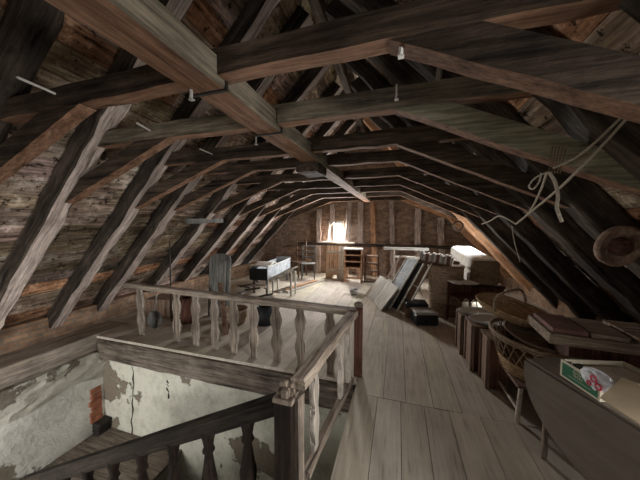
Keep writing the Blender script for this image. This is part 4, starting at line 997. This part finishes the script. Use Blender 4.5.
B1_ = B1('wooden_box', (-0.25, 0.25, -0.2, 0.2, 0, 0.32), M['crate'], None, 0.006, (-4.0, 3.55, 0.003), (0, 0, 0.2)); tag(B1_, 'brown wooden box under the rafters at the left end of the railing', 'box')

# ---------------------------------------------------------------- overhead: rope, disc, ring
bc_ = onY(618, 246, 2.12)
dk_ = thing('wooden_disc', 'round wooden dish-like disc hung on the right rafters', 'disc', bc_); dk_.scale = (1.12, 1.12, 1.5); dk_.rotation_euler = (-Vector((rv.z, dv.z, uv.z)) + Vector((-0.10, 0, -0.25))).to_track_quat('Z', 'Y').to_euler()
bm = bmesh.new(); lathe(bm, [(0.001, -0.02), (0.095, -0.02), (0.115, -0.01), (0.12, 0.012), (0.113, 0.018), (0.10, 0.010), (0.075, 0.002), (0.05, 0.0)], 34, closed=False); link('dish', bm, M['crate'], dk_, True)
bm = bmesh.new(); lathe(bm, [(0.055, -0.005), (0.052, 0.022), (0.042, 0.032), (0.02, 0.034), (0.001, 0.034)], 24, closed=False); link('hub', bm, M['darkred'], dk_, True)
def rope(name, pts, r_, label, mat='rope', n=8):
    bm = bmesh.new(); tube(bm, smooth_pts(pts, n), r_, 7); o = link(name, bm, M[mat], None, True); tag(o, label, 'rope'); return o
kn = onY(553, 163, 1.50)
ropeT = thing('rope', 'pale rope knotted round the greenish brace, its ends hanging and running to the roof', 'rope', kn)
def rp(name, pts, r_, n=8):
    bm = bmesh.new(); tube(bm, [p - kn for p in smooth_pts(pts, n)], r_, 7); return link(name, bm, M['rope'], ropeT, True)
top_ = onY(645, 94, 1.35)
rp('upper_strand', [top_, onY(600, 138, 1.42), onY(575, 158, 1.47), onY(553, 168, 1.50)], 0.0055)
rp('lower_strand', [onY(645, 98, 1.33), onY(600, 148, 1.40), onY(575, 173, 1.45), onY(555, 192, 1.62), onY(516, 224, 2.25)], 0.006)
rp('return_strand', [onY(516, 224, 2.25), onY(528, 214, 2.0), onY(540, 192, 1.7), onY(547, 172, 1.50)], 0.0055)
rp('loop', [onY(547, 172, 1.50), onY(535, 178, 1.5), onY(529, 186, 1.5), onY(533, 189, 1.5), onY(539, 182, 1.5), onY(541, 173, 1.5)], 0.004)
rp('hanging_tail', [onY(549, 172, 1.50), onY(555, 182, 1.5), onY(558, 196, 1.5), onY(557, 208, 1.5), onY(562, 222, 1.5)], 0.0075)
bm = bmesh.new()
for k in range(5):
    x_ = k * 3.2
    tube(bm, [p - kn for p in (onY(553 + x_, 146 + k * 0.5, 1.522), onY(551 + x_, 156, 1.518), onY(549 + x_ * 0.9, 171, 1.522), onY(549 + x_ * 0.9, 173, 1.59))], 0.0028, 6)
link('wrapping', bm, M['twine'], ropeT)
rope('cord', [onY(516, 224, 2.27), onY(500, 216, 2.6), onY(490, 221, 3.0), onY(482, 224, 3.6)], 0.006, 'thin cord running on from the rope towards the far right rafters')
rope('thin_string', [onY(512, 226, 2.3), onY(514, 240, 2.3), onY(520, 262, 2.3)], 0.003, 'thin string hanging below the rope against the right rafters')
rc = onY(458, 226, 5.5)
bm = bmesh.new(); tube(bm, [rc + Vector((0.085 * math.cos(a), 0, 0.085 * math.sin(a))) for a in [2 * PI * k / 24 for k in range(24)]], 0.018, 8, True); tag(link('hanging_ring', bm, M['crate'], None, True), 'wooden ring hanging by the lit brace above the books', 'ring')
